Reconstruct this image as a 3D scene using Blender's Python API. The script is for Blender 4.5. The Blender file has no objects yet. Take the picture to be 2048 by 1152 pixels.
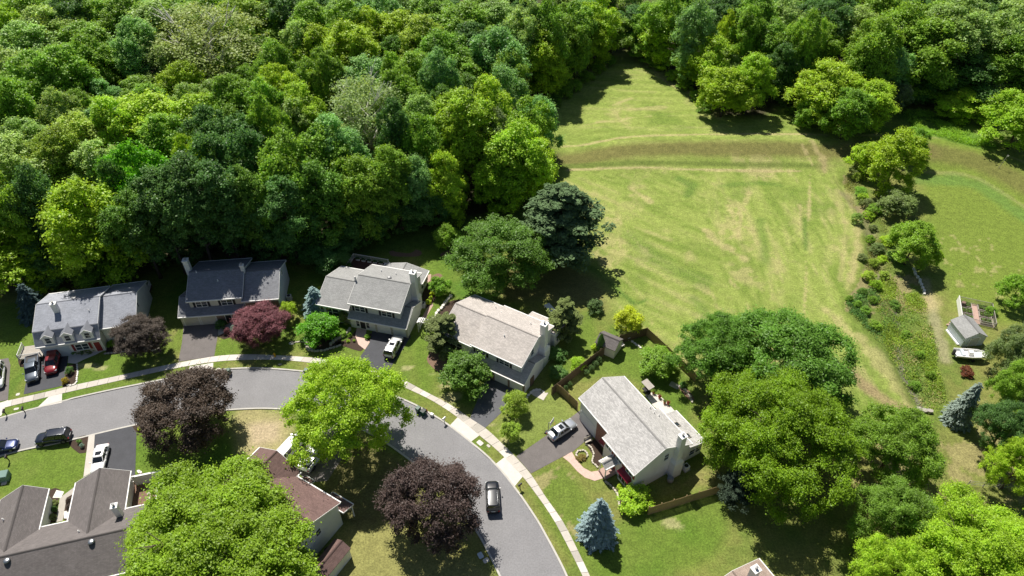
import bpy, math, random
import numpy as np
from mathutils import Vector

# ------------------------------------------------------------------ camera, sky, sun, exposure
CAM_H, CAM_P, CAM_F = 86.0, 42.0, 1420.0          # metres, degrees below the horizon, focal length in pixels of 2048
SUN_EL, SUN_AZ = 57.0, 24.0                        # the sun stands ahead and a little to the left
scene = bpy.context.scene
root_col = scene.collection
cam_data = bpy.data.cameras.new('camera')
cam_data.sensor_width = 36.0
cam_data.lens = 36.0 * CAM_F / 2048.0
cam_data.clip_start, cam_data.clip_end = 0.5, 3000.0
cam = bpy.data.objects.new('camera', cam_data)
cam.location = (0, 0, CAM_H)
cam.rotation_euler = (math.radians(90 - CAM_P), 0, 0)
root_col.objects.link(cam)
scene.camera = cam
world = bpy.data.worlds.new('World')
scene.world = world
world.use_nodes = True
wn = world.node_tree
sky = wn.nodes.new('ShaderNodeTexSky')
sky.sky_type = 'NISHITA'
sky.sun_disc = False
sky.sun_elevation = math.radians(SUN_EL)
sky.sun_rotation = math.radians(-SUN_AZ)
wn.links.new(sky.outputs[0], wn.nodes['Background'].inputs[0])
wn.nodes['Background'].inputs[1].default_value = 0.05
sun_data = bpy.data.lights.new('sun', 'SUN')
sun_data.energy = 5.0
sun_data.angle = math.radians(0.53)
sun_data.color = (1.0, 0.95, 0.86)
sun = bpy.data.objects.new('sun', sun_data)
_e, _a = math.radians(SUN_EL), math.radians(SUN_AZ)
sun.rotation_euler = Vector((math.sin(_a) * math.cos(_e), -math.cos(_a) * math.cos(_e), -math.sin(_e))).to_track_quat('-Z', 'Y').to_euler()
sun.location = (-40, 120, 160)
root_col.objects.link(sun)
vs = scene.view_settings
vs.view_transform, vs.look, vs.exposure, vs.gamma = 'Standard', 'None', 0.45, 1.0
vs.use_curve_mapping = False
scene.cycles.max_bounces = 6
scene.cycles.diffuse_bounces = 3
scene.cycles.transmission_bounces = 4
scene.cycles.transparent_max_bounces = 4
scene.cycles.caustics_reflective = False
scene.cycles.caustics_refractive = False

# ------------------------------------------------------------------ helpers
_s, _c = math.sin(math.radians(CAM_P)), math.cos(math.radians(CAM_P))
def g(x, y, z=0.0):
    """surveyed place: the spot at height z that the photograph (2048 wide) shows at x, y"""
    u, v = (x - 1024) / CAM_F, (576 - y) / CAM_F
    t = (z - CAM_H) / (-_s + v * _c)
    return (u * t, (_c + v * _s) * t)
def pixel(X, Y, Z):
    Z -= CAM_H
    d = Y * _c - Z * _s
    return 1024 + CAM_F * X / d, 576 - CAM_F * (Y * _s + Z * _c) / d
def zoomed(sc, ox, oy):
    return lambda pts: [(ox + x / sc, oy + y / sc) for x, y in pts]
def link(o, parent=None):
    root_col.objects.link(o)
    if parent is not None:
        o.parent = parent
    return o
def tag(o, label, cat, group=None):
    o['label'] = label
    o['category'] = cat
    if group:
        o['group'] = group
    return o
def empty(name, loc, rz=0.0, label=None, cat=None, group=None):
    o = bpy.data.objects.new(name, None)
    o.empty_display_size = 0.3
    o.location = loc if len(loc) == 3 else (loc[0], loc[1], 0)
    o.rotation_euler = (0, 0, rz)
    link(o)
    if label:
        tag(o, label, cat, group)
    return o
def copy_tree(o, parent=None):
    c = o.copy()
    root_col.objects.link(c)
    c.parent = parent
    for ch in list(o.children):
        copy_tree(ch, c)
    return c
def vnoise(x, y, seed=0):
    xi, yi = np.floor(x).astype(np.int64), np.floor(y).astype(np.int64)
    xf, yf = x - xi, y - yi
    def h(a, b):
        n = (a * 374761393 + b * 668265263 + seed * 974634721) & 0xffffffff
        n = ((n ^ (n >> 13)) * 1274126177) & 0xffffffff
        return ((n ^ (n >> 16)) & 0xffff) / 65535.0
    u, v = xf * xf * (3 - 2 * xf), yf * yf * (3 - 2 * yf)
    return (h(xi, yi) * (1 - u) + h(xi + 1, yi) * u) * (1 - v) + (h(xi, yi + 1) * (1 - u) + h(xi + 1, yi + 1) * u) * v
def fbm(x, y, scale, seed=0, octv=4):
    t, a, n = 0, 1.0, 0
    for k in range(octv):
        t = t + a * vnoise(x / scale, y / scale, seed + k * 17)
        n += a
        a *= 0.55
        scale *= 0.47
    return t / n
def seg_dist(X, Y, pts):
    d = np.full(X.shape, 1e9)
    for (ax, ay), (bx, by) in zip(pts[:-1], pts[1:]):
        dx, dy = bx - ax, by - ay
        t = np.clip(((X - ax) * dx + (Y - ay) * dy) / max(dx * dx + dy * dy, 1e-9), 0, 1)
        d = np.minimum(d, np.hypot(X - ax - t * dx, Y - ay - t * dy))
    return d
def inside(X, Y, pts):
    r = np.zeros(X.shape, bool)
    n = len(pts)
    for i in range(n):
        (ax, ay), (bx, by) = pts[i], pts[(i + 1) % n]
        if ay == by:
            continue
        c = ((ay > Y) != (by > Y)) & (X < (bx - ax) * (Y - ay) / (by - ay) + ax)
        r ^= c
    return r
def catmull(pts, step=1.0, closed=False):
    P = [Vector((p[0], p[1])) for p in pts]
    n = len(P)
    out = []
    rng_ = range(n if closed else n - 1)
    for i in rng_:
        p1, p2 = P[i], P[(i + 1) % n]
        p0 = P[i - 1] if (closed or i > 0) else p1 * 2 - p2
        p3 = P[(i + 2) % n] if (closed or i + 2 < n) else p2 * 2 - p1
        m = max(1, int((p2 - p1).length / step))
        for k in range(m):
            t = k / m
            out.append(0.5 * ((2 * p1) + (p2 - p0) * t + (2 * p0 - 5 * p1 + 4 * p2 - p3) * t * t + (3 * p1 - p0 - 3 * p2 + p3) * t ** 3))
    if not closed:
        out.append(P[-1])
    return [(p.x, p.y) for p in out]
def resample(pts, n):
    P = np.array(pts, float)
    s = np.concatenate([[0], np.cumsum(np.hypot(*np.diff(P, axis=0).T))])
    t = np.linspace(0, s[-1], n)
    return list(zip(np.interp(t, s, P[:, 0]), np.interp(t, s, P[:, 1]))), s[-1]

# ------------------------------------------------------------------ materials
def new_mat(name):
    m = bpy.data.materials.new(name)
    m.use_nodes = True
    nt = m.node_tree
    return m, nt, nt.nodes['Principled BSDF']
def N(nt, t, **kw):
    n = nt.nodes.new(t)
    for k, v in kw.items():
        setattr(n, k, v)
    return n
def plain(name, col, rough=0.6, metal=0.0, spec=0.3, var=0.12, scale=3.0, bump=0.0, coat=0.0, fine=None):
    """flat colour with soft blotches and grain"""
    m, nt, b = new_mat(name)
    b.inputs['Roughness'].default_value = rough
    b.inputs['Metallic'].default_value = metal
    b.inputs['Specular IOR Level'].default_value = spec
    b.inputs['Coat Weight'].default_value = coat
    b.inputs['Coat Roughness'].default_value = 0.08
    tc = N(nt, 'ShaderNodeTexCoord')
    n1 = N(nt, 'ShaderNodeTexNoise')
    n1.inputs['Scale'].default_value = scale
    n1.inputs['Detail'].default_value = 6
    n1.inputs['Roughness'].default_value = 0.7
    nt.links.new(tc.outputs['Object'], n1.inputs['Vector'])
    r = N(nt, 'ShaderNodeMapRange')
    r.inputs['From Min'].default_value, r.inputs['From Max'].default_value = 0.25, 0.75
    r.inputs['To Min'].default_value, r.inputs['To Max'].default_value = 1 - var, 1 + var
    nt.links.new(n1.outputs['Fac'], r.inputs['Value'])
    mx = N(nt, 'ShaderNodeVectorMath', operation='SCALE')
    mx.inputs[0].default_value = col
    nt.links.new(r.outputs[0], mx.inputs['Scale'])
    out = mx.outputs[0]
    if fine:
        n2 = N(nt, 'ShaderNodeTexNoise')
        n2.inputs['Scale'].default_value = fine[0]
        n2.inputs['Detail'].default_value = 2
        nt.links.new(tc.outputs['Object'], n2.inputs['Vector'])
        r2 = N(nt, 'ShaderNodeMapRange')
        r2.inputs['From Min'].default_value, r2.inputs['From Max'].default_value = 0.3, 0.7
        r2.inputs['To Min'].default_value, r2.inputs['To Max'].default_value = 1 - fine[1], 1 + fine[1]
        nt.links.new(n2.outputs['Fac'], r2.inputs['Value'])
        m2 = N(nt, 'ShaderNodeVectorMath', operation='SCALE')
        nt.links.new(out, m2.inputs[0])
        nt.links.new(r2.outputs[0], m2.inputs['Scale'])
        out = m2.outputs[0]
    nt.links.new(out, b.inputs['Base Color'])
    if bump:
        bp = N(nt, 'ShaderNodeBump')
        bp.inputs['Strength'].default_value = bump
        bp.inputs['Distance'].default_value = 0.03
        nt.links.new(n1.outputs['Fac'], bp.inputs['Height'])
        nt.links.new(bp.outputs[0], b.inputs['Normal'])
    return m
def shingle(name, col, var=0.22):
    """roof shingles: short courses, each tab a slightly different tone"""
    m, nt, b = new_mat(name)
    b.inputs['Roughness'].default_value = 0.85
    b.inputs['Specular IOR Level'].default_value = 0.25
    uv = N(nt, 'ShaderNodeUVMap')
    br = N(nt, 'ShaderNodeTexBrick')
    br.offset = 0.37
    br.inputs['Scale'].default_value = 1.0
    br.inputs['Brick Width'].default_value = 0.36
    br.inputs['Row Height'].default_value = 0.14
    br.inputs['Mortar Size'].default_value = 0.012
    br.inputs['Mortar Smooth'].default_value = 0.3
    br.inputs['Bias'].default_value = 0.0
    br.inputs['Color1'].default_value = (*[c * (1 - var) for c in col], 1)
    br.inputs['Color2'].default_value = (*[c * (1 + var) for c in col], 1)
    br.inputs['Mortar'].default_value = (*[c * 0.55 for c in col], 1)
    nt.links.new(uv.outputs[0], br.inputs['Vector'])
    tc = N(nt, 'ShaderNodeTexCoord')
    n1 = N(nt, 'ShaderNodeTexNoise')
    n1.inputs['Scale'].default_value = 0.6
    n1.inputs['Detail'].default_value = 8
    n1.inputs['Roughness'].default_value = 0.75
    nt.links.new(tc.outputs['Object'], n1.inputs['Vector'])
    r = N(nt, 'ShaderNodeMapRange')
    r.inputs['From Min'].default_value, r.inputs['From Max'].default_value = 0.25, 0.75
    r.inputs['To Min'].default_value, r.inputs['To Max'].default_value = 0.82, 1.16
    nt.links.new(n1.outputs['Fac'], r.inputs['Value'])
    mx = N(nt, 'ShaderNodeVectorMath', operation='SCALE')
    nt.links.new(br.outputs['Color'], mx.inputs[0])
    nt.links.new(r.outputs[0], mx.inputs['Scale'])
    nt.links.new(mx.outputs[0], b.inputs['Base Color'])
    bp = N(nt, 'ShaderNodeBump')
    bp.inputs['Strength'].default_value = 0.5
    bp.inputs['Distance'].default_value = 0.02
    nt.links.new(br.outputs['Fac'], bp.inputs['Height'])
    bp.invert = True
    nt.links.new(bp.outputs[0], b.inputs['Normal'])
    return m
def siding(name, col):
    """horizontal lap siding"""
    m, nt, b = new_mat(name)
    b.inputs['Roughness'].default_value = 0.55
    b.inputs['Specular IOR Level'].default_value = 0.3
    tc = N(nt, 'ShaderNodeTexCoord')
    w = N(nt, 'ShaderNodeTexWave', wave_type='BANDS', bands_direction='Z', wave_profile='SAW')
    w.inputs['Scale'].default_value = 1.55
    w.inputs['Distortion'].default_value = 0.0
    nt.links.new(tc.outputs['Object'], w.inputs['Vector'])
    n1 = N(nt, 'ShaderNodeTexNoise')
    n1.inputs['Scale'].default_value = 0.8
    n1.inputs['Detail'].default_value = 5
    nt.links.new(tc.outputs['Object'], n1.inputs['Vector'])
    r = N(nt, 'ShaderNodeMapRange')
    r.inputs['From Min'].default_value, r.inputs['From Max'].default_value = 0.25, 0.75
    r.inputs['To Min'].default_value, r.inputs['To Max'].default_value = 0.92, 1.05
    nt.links.new(n1.outputs['Fac'], r.inputs['Value'])
    mx = N(nt, 'ShaderNodeVectorMath', operation='SCALE')
    mx.inputs[0].default_value = col
    nt.links.new(r.outputs[0], mx.inputs['Scale'])
    nt.links.new(mx.outputs[0], b.inputs['Base Color'])
    bp = N(nt, 'ShaderNodeBump')
    bp.inputs['Strength'].default_value = 0.6
    bp.inputs['Distance'].default_value = 0.025
    nt.links.new(w.outputs['Fac'], bp.inputs['Height'])
    nt.links.new(bp.outputs[0], b.inputs['Normal'])
    return m
def brick_mat(name, c1, c2, mortar, w=0.22, h=0.075):
    m, nt, b = new_mat(name)
    b.inputs['Roughness'].default_value = 0.85
    tc = N(nt, 'ShaderNodeTexCoord')
    mp = N(nt, 'ShaderNodeMapping')
    mp.inputs['Rotation'].default_value = (math.radians(90), 0, 0)
    nt.links.new(tc.outputs['Object'], mp.inputs['Vector'])
    br = N(nt, 'ShaderNodeTexBrick')
    br.inputs['Scale'].default_value = 1.0
    br.inputs['Brick Width'].default_value = w
    br.inputs['Row Height'].default_value = h
    br.inputs['Mortar Size'].default_value = 0.008
    br.inputs['Color1'].default_value = (*c1, 1)
    br.inputs['Color2'].default_value = (*c2, 1)
    br.inputs['Mortar'].default_value = (*mortar, 1)
    nt.links.new(mp.outputs[0], br.inputs['Vector'])
    nt.links.new(br.outputs['Color'], b.inputs['Base Color'])
    return m
def glass_mat(name, col=(0.02, 0.025, 0.03), rough=0.05):
    m, nt, b = new_mat(name)
    b.inputs['Base Color'].default_value = (*col, 1)
    b.inputs['Roughness'].default_value = rough
    b.inputs['Specular IOR Level'].default_value = 0.8
    return m
def leaf_mat(name, trans=0.35, rough=0.55, spec=0.25, lo=0.62, hi=1.3, yellow=0.12):
    """leaves: each tree's own colour (object colour), each leaf a little different, some light passing through"""
    m, nt, b = new_mat(name)
    oi = N(nt, 'ShaderNodeObjectInfo')
    at = N(nt, 'ShaderNodeAttribute', attribute_name='leaf_tone')
    r = N(nt, 'ShaderNodeMapRange')
    r.inputs['To Min'].default_value, r.inputs['To Max'].default_value = lo, hi
    nt.links.new(at.outputs['Fac'], r.inputs['Value'])
    mx = N(nt, 'ShaderNodeVectorMath', operation='SCALE')
    nt.links.new(oi.outputs['Color'], mx.inputs[0])
    nt.links.new(r.outputs[0], mx.inputs['Scale'])
    b.inputs['Roughness'].default_value = rough
    b.inputs['Specular IOR Level'].default_value = spec
    nt.links.new(mx.outputs[0], b.inputs['Base Color'])
    tr = N(nt, 'ShaderNodeBsdfTranslucent')
    tm = N(nt, 'ShaderNodeVectorMath', operation='MULTIPLY')
    tm.inputs[1].default_value = (1.25, 1.15, 0.55)
    nt.links.new(mx.outputs[0], tm.inputs[0])
    nt.links.new(tm.outputs[0], tr.inputs['Color'])
    ms = N(nt, 'ShaderNodeMixShader')
    ms.inputs[0].default_value = trans
    nt.links.new(b.outputs[0], ms.inputs[1])
    nt.links.new(tr.outputs[0], ms.inputs[2])
    nt.links.new(ms.outputs[0], nt.nodes['Material Output'].inputs['Surface'])
    return m
M = {}
M['leaf'] = leaf_mat('leaf_broad', trans=0.45, rough=.45, spec=.28, lo=.72, hi=2.1)
M['leaf_purple'] = leaf_mat('leaf_purple', trans=0.18, lo=0.5, hi=1.5)
M['needle'] = leaf_mat('leaf_needle', trans=0.15, rough=0.7, spec=.12, lo=0.55, hi=1.4)
M['bark'] = plain('bark', (0.10, 0.075, 0.055), 0.9, var=0.35, scale=4, bump=0.6)
M['bark_pale'] = plain('bark_pale', (0.62, 0.60, 0.54), 0.8, var=0.2, scale=2.5, bump=0.2)
M['asphalt_road'] = plain('asphalt_road', (0.222, 0.218, 0.224), 0.9, var=0.13, scale=0.22, fine=(5.0, 0.12))
M['asphalt_dark'] = plain('asphalt_dark', (0.055, 0.057, 0.066), 0.75, var=0.2, scale=0.7, fine=(10, 0.12))
M['asphalt_mid'] = plain('asphalt_mid', (0.105, 0.107, 0.118), 0.85, var=0.16, scale=0.6, fine=(10, 0.12))
M['asphalt_warm'] = plain('asphalt_warm', (0.15, 0.135, 0.13), 0.9, var=0.16, scale=0.6, fine=(10, 0.12))
M['concrete'] = plain('concrete', (0.50, 0.46, 0.41), 0.9, var=0.10, scale=0.8, fine=(12, 0.08))
M['concrete_light'] = plain('concrete_light', (0.60, 0.56, 0.51), 0.9, var=0.10, scale=0.9, fine=(12, 0.08))
M['concrete_old'] = plain('concrete_old', (0.40, 0.37, 0.33), 0.9, var=0.12, scale=0.8, fine=(12, 0.1))
M['joint'] = plain('joint', (0.20, 0.18, 0.15), 0.95)
M['kerb'] = plain('kerb', (0.47, 0.45, 0.41), 0.9, var=0.15, scale=1.2)
M['mulch'] = plain('mulch', (0.055, 0.036, 0.026), 0.95, var=0.4, scale=6, bump=0.8)
M['mulch_pale'] = plain('mulch_pale', (0.19, 0.12, 0.085), 0.95, var=0.35, scale=5, bump=0.8)
M['paver'] = plain('paver', (0.42, 0.29, 0.24), 0.9, var=0.18, scale=4)
M['paver_pink'] = plain('paver_pink', (0.56, 0.40, 0.34), 0.9, var=0.10, scale=2.0, fine=(8, 0.1))
M['stone'] = plain('stone', (0.48, 0.44, 0.37), 0.9, var=0.3, scale=2.5, bump=0.4)
M['stone_white'] = plain('stone_white', (0.68, 0.65, 0.60), 0.9, var=0.2, scale=3, bump=0.4)
M['gravel'] = plain('gravel', (0.40, 0.37, 0.33), 0.95, var=0.35, scale=9, bump=0.8)
M['white'] = plain('white_paint', (0.78, 0.77, 0.75), 0.5, var=0.05, scale=1.5)
M['black'] = plain('black_paint', (0.02, 0.02, 0.022), 0.5)
M['rubber'] = plain('rubber', (0.018, 0.018, 0.018), 0.85)
M['steel'] = plain('steel', (0.45, 0.46, 0.47), 0.35, metal=0.9)
M['steel_dull'] = plain('steel_dull', (0.33, 0.33, 0.33), 0.6, metal=0.4)
M['glass'] = glass_mat('window_glass', (0.035, 0.045, 0.055), 0.08)
M['car_glass'] = glass_mat('car_glass', (0.012, 0.015, 0.018), 0.04)
M['wood_fence'] = plain('wood_fence', (0.31, 0.225, 0.115), 0.85, var=0.25, scale=3.0)
M['wood_dark'] = plain('wood_dark', (0.13, 0.09, 0.06), 0.85, var=0.3, scale=3.0)
M['wood_grey'] = plain('wood_grey', (0.36, 0.33, 0.29), 0.85, var=0.2, scale=3.0)
M['deck_red'] = plain('deck_red', (0.10, 0.045, 0.035), 0.8, var=0.25, scale=3.0)
M['brick'] = brick_mat('brick_red', (0.23, 0.075, 0.05), (0.30, 0.11, 0.075), (0.35, 0.3, 0.26))
M['brick_brown'] = brick_mat('brick_brown', (0.16, 0.09, 0.065), (0.21, 0.13, 0.095), (0.3, 0.27, 0.24))
M['wall_white'] = siding('siding_white', (0.76, 0.75, 0.73))
M['wall_grey'] = siding('siding_grey', (0.55, 0.55, 0.55))
M['wall_cream'] = siding('siding_cream', (0.62, 0.58, 0.50))
M['wall_blue'] = siding('siding_pale_blue', (0.56, 0.62, 0.67))
M['wall_sage'] = siding('siding_pale_sage', (0.66, 0.70, 0.68))
M['roof_grey'] = shingle('shingle_grey', (0.33, 0.33, 0.325), 0.12)
M['roof_beige'] = shingle('shingle_beige', (0.51, 0.465, 0.43), 0.15)
M['roof_pale'] = shingle('shingle_pale', (0.49, 0.475, 0.46), 0.20)
M['roof_slate'] = shingle('shingle_slate', (0.33, 0.345, 0.39), 0.12)
M['roof_dark'] = shingle('shingle_dark', (0.245, 0.25, 0.27), 0.14)
M['roof_brown'] = shingle('shingle_brown', (0.165, 0.148, 0.144), 0.12)
M['roof_red'] = shingle('shingle_red_brown', (0.17, 0.108, 0.098), 0.16)
M['roof_tan'] = shingle('shingle_tan', (0.36, 0.28, 0.23), 0.14)
M['shutter_black'] = plain('shutter_black', (0.022, 0.022, 0.026), 0.5)
M['shutter_red'] = plain('shutter_red', (0.24, 0.03, 0.03), 0.55)
M['awning_red'] = plain('awning_red', (0.20, 0.012, 0.035), 0.35, var=0.1)
M['bin_green'] = plain('bin_green', (0.008, 0.06, 0.038), 0.45)
M['box_green'] = plain('box_green', (0.13, 0.22, 0.19), 0.55)
M['yellow'] = plain('yellow_paint', (0.65, 0.36, 0.02), 0.5)
M['orange'] = plain('orange_plastic', (0.75, 0.16, 0.02), 0.5)
M['terracotta'] = plain('terracotta', (0.40, 0.13, 0.06), 0.8)
M['blue'] = plain('blue_plastic', (0.03, 0.08, 0.35), 0.5)
M['red_light'] = plain('tail_light', (0.35, 0.01, 0.01), 0.2)
M['head_light'] = plain('head_light', (0.75, 0.77, 0.78), 0.1)
for _n, _col, _mt in (('white', (0.78, 0.78, 0.78), 0.0), ('black', (0.012, 0.013, 0.016), 0.2), ('silver', (0.52, 0.54, 0.57), 0.6), ('pearl', (0.60, 0.60, 0.60), 0.4),
                      ('red', (0.20, 0.006, 0.010), 0.15), ('blue', (0.02, 0.035, 0.12), 0.3), ('navy', (0.015, 0.02, 0.035), 0.3), ('slate', (0.10, 0.12, 0.15), 0.4)):
    M['paint_' + _n] = plain('car_paint_' + _n, _col, 0.28, metal=_mt, spec=0.5, var=0.02, coat=0.8)

# ------------------------------------------------------------------ mesh builder
class MB:
    def __init__(s):
        s.v, s.f, s.uv = [], [], {}
    def poly(s, pts, uv=None):
        i = len(s.v)
        s.v += [tuple(p) for p in pts]
        if uv:
            s.uv[len(s.f)] = uv
        s.f.append(tuple(range(i, i + len(pts))))
    def box(s, x0, x1, y0, y1, z0, z1):
        i = len(s.v)
        s.v += [(x0, y0, z0), (x1, y0, z0), (x1, y1, z0), (x0, y1, z0), (x0, y0, z1), (x1, y0, z1), (x1, y1, z1), (x0, y1, z1)]
        s.f += [tuple(i + k for k in q) for q in ((0, 3, 2, 1), (4, 5, 6, 7), (0, 1, 5, 4), (1, 2, 6, 5), (2, 3, 7, 6), (3, 0, 4, 7))]
    def hexa(s, bottom, top):
        """eight corners: four below, four above, same order"""
        i = len(s.v)
        s.v += [tuple(p) for p in bottom] + [tuple(p) for p in top]
        s.f += [tuple(i + k for k in q) for q in ((0, 3, 2, 1), (4, 5, 6, 7), (0, 1, 5, 4), (1, 2, 6, 5), (2, 3, 7, 6), (3, 0, 4, 7))]
    def prism(s, pts, z0, z1):
        n, i = len(pts), len(s.v)
        s.v += [(p[0], p[1], z0) for p in pts] + [(p[0], p[1], z1) for p in pts]
        s.f.append(tuple(range(i + n - 1, i - 1, -1)))
        s.f.append(tuple(range(i + n, i + 2 * n)))
        for k in range(n):
            j = (k + 1) % n
            s.f.append((i + k, i + j, i + n + j, i + n + k))
    def tube(s, pts, rads, n=8, cap=True):
        i0 = len(s.v)
        P = [Vector(p) for p in pts]
        for k, p in enumerate(P):
            d = (P[min(k + 1, len(P) - 1)] - P[max(k - 1, 0)]).normalized()
            a = d.orthogonal().normalized()
            b = d.cross(a)
            for j in range(n):
                t = 2 * math.pi * j / n
                s.v.append(tuple(p + (a * math.cos(t) + b * math.sin(t)) * rads[k]))
        for k in range(len(P) - 1):
            for j in range(n):
                q = (j + 1) % n
                s.f.append((i0 + k * n + j, i0 + k * n + q, i0 + (k + 1) * n + q, i0 + (k + 1) * n + j))
        if cap:
            s.f.append(tuple(range(i0 + n - 1, i0 - 1, -1)))
            s.f.append(tuple(range(i0 + (len(P) - 1) * n, i0 + len(P) * n)))
    def lathe(s, prof, n=14, cx=0, cy=0):
        i0 = len(s.v)
        for r, z in prof:
            for j in range(n):
                t = 2 * math.pi * j / n
                s.v.append((cx + r * math.cos(t), cy + r * math.sin(t), z))
        for k in range(len(prof) - 1):
            for j in range(n):
                q = (j + 1) % n
                s.f.append((i0 + k * n + j, i0 + k * n + q, i0 + (k + 1) * n + q, i0 + (k + 1) * n + j))
        s.f.append(tuple(range(i0 + n - 1, i0 - 1, -1)))
        s.f.append(tuple(range(i0 + (len(prof) - 1) * n, i0 + len(prof) * n)))
    def build(s, name, mat, parent=None, smooth=False):
        me = bpy.data.meshes.new(name)
        me.from_pydata(s.v, [], s.f)
        me.materials.append(mat)
        if s.uv:
            uvl = me.uv_layers.new(name='UVMap')
            for fi, coords in s.uv.items():
                p = me.polygons[fi]
                for li, c in zip(p.loop_indices, coords):
                    uvl.data[li].uv = c
        if smooth:
            me.polygons.foreach_set('use_smooth', [True] * len(me.polygons))
        me.validate()
        me.update()
        return link(bpy.data.objects.new(name, me), parent)
def structure(o, kind='structure'):
    o['kind'] = kind
    return o
def sheet(name, pts, z, mat, thick=0.06, smooth=False, step=0.6, parent=None):
    """a flat slab whose outline is given as pixels of the photograph, laid on the ground"""
    w = [g(*p) for p in pts]
    if smooth:
        w = catmull(w, step, True)
    a = sum(w[i][0] * w[(i + 1) % len(w)][1] - w[(i + 1) % len(w)][0] * w[i][1] for i in range(len(w)))
    if a < 0:
        w = w[::-1]
    mb = MB()
    mb.prism(w, z - thick, z)
    o = mb.build(name, mat, parent)
    return o if parent else structure(o)

# ------------------------------------------------------------------ the ground: one sheet, with the bank across the field and the ditch
G_ = lambda pts, z=0: [g(x, y, z) for x, y in pts]
CREST = catmull(G_([(1080, 306), (1180, 296), (1300, 289), (1450, 285), (1600, 284), (1720, 286), (1850, 290), (1950, 309), (2048, 338), (2200, 390)], 1.7), 2.0)
DITCH = catmull(G_([(1690, 365), (1712, 400), (1742, 440), (1752, 500), (1757, 545), (1785, 575), (1802, 620), (1797, 680), (1803, 720), (1822, 760), (1842, 800)]), 2.0)
WOODS_L = G_([(-420, 640), (-60, 600), (120, 575), (240, 560), (350, 525), (470, 505), (610, 520), (700, 500), (770, 470), (860, 455), (960, 430), (1090, 400), (1115, 310), (1035, 255), (1085, 200), (1165, 145), (1220, 108), (1290, 96)]) + [(60, 262), (60, 320), (-260, 320), (-260, 110)]
WOODS_R = G_([(1262, 92), (1300, 120), (1340, 150), (1400, 190), (1430, 240), (1530, 240), (1560, 205), (1600, 225), (1690, 255), (1760, 225), (1810, 205), (1880, 222), (1985, 225), (2060, 225), (2300, 260)]) + [(300, 200), (300, 320), (40, 320), (60, 230)]
def terrain(X, Y):
    d = seg_dist(X, Y, CREST)
    yc = np.interp(X, [p[0] for p in CREST], [p[1] for p in CREST])
    near = Y < yc
    h = np.where(near, 1.7 * np.clip(1 - d / 10.5, 0, 1) ** 1.15, 1.7 * (1 - np.clip(d / 45, 0, 1)) ** 1.5)
    s = np.clip((X - 14) / 14, 0, 1)
    h = h * s * s * (3 - 2 * s)
    dd = seg_dist(X, Y, DITCH)
    h = h - 1.0 * np.exp(-(dd / 1.7) ** 2)
    w = np.clip((Y - 95) / 20, 0, 1) + np.clip((X - 48) / 10, 0, 1) * (Y > 30)
    h = h + np.clip(w, 0, 1) * 0.35 * (fbm(X, Y, 11.0, 5, 3) - 0.5)
    return h
def hz(x, y):
    return float(terrain(np.array([x], float), np.array([y], float))[0])
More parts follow.
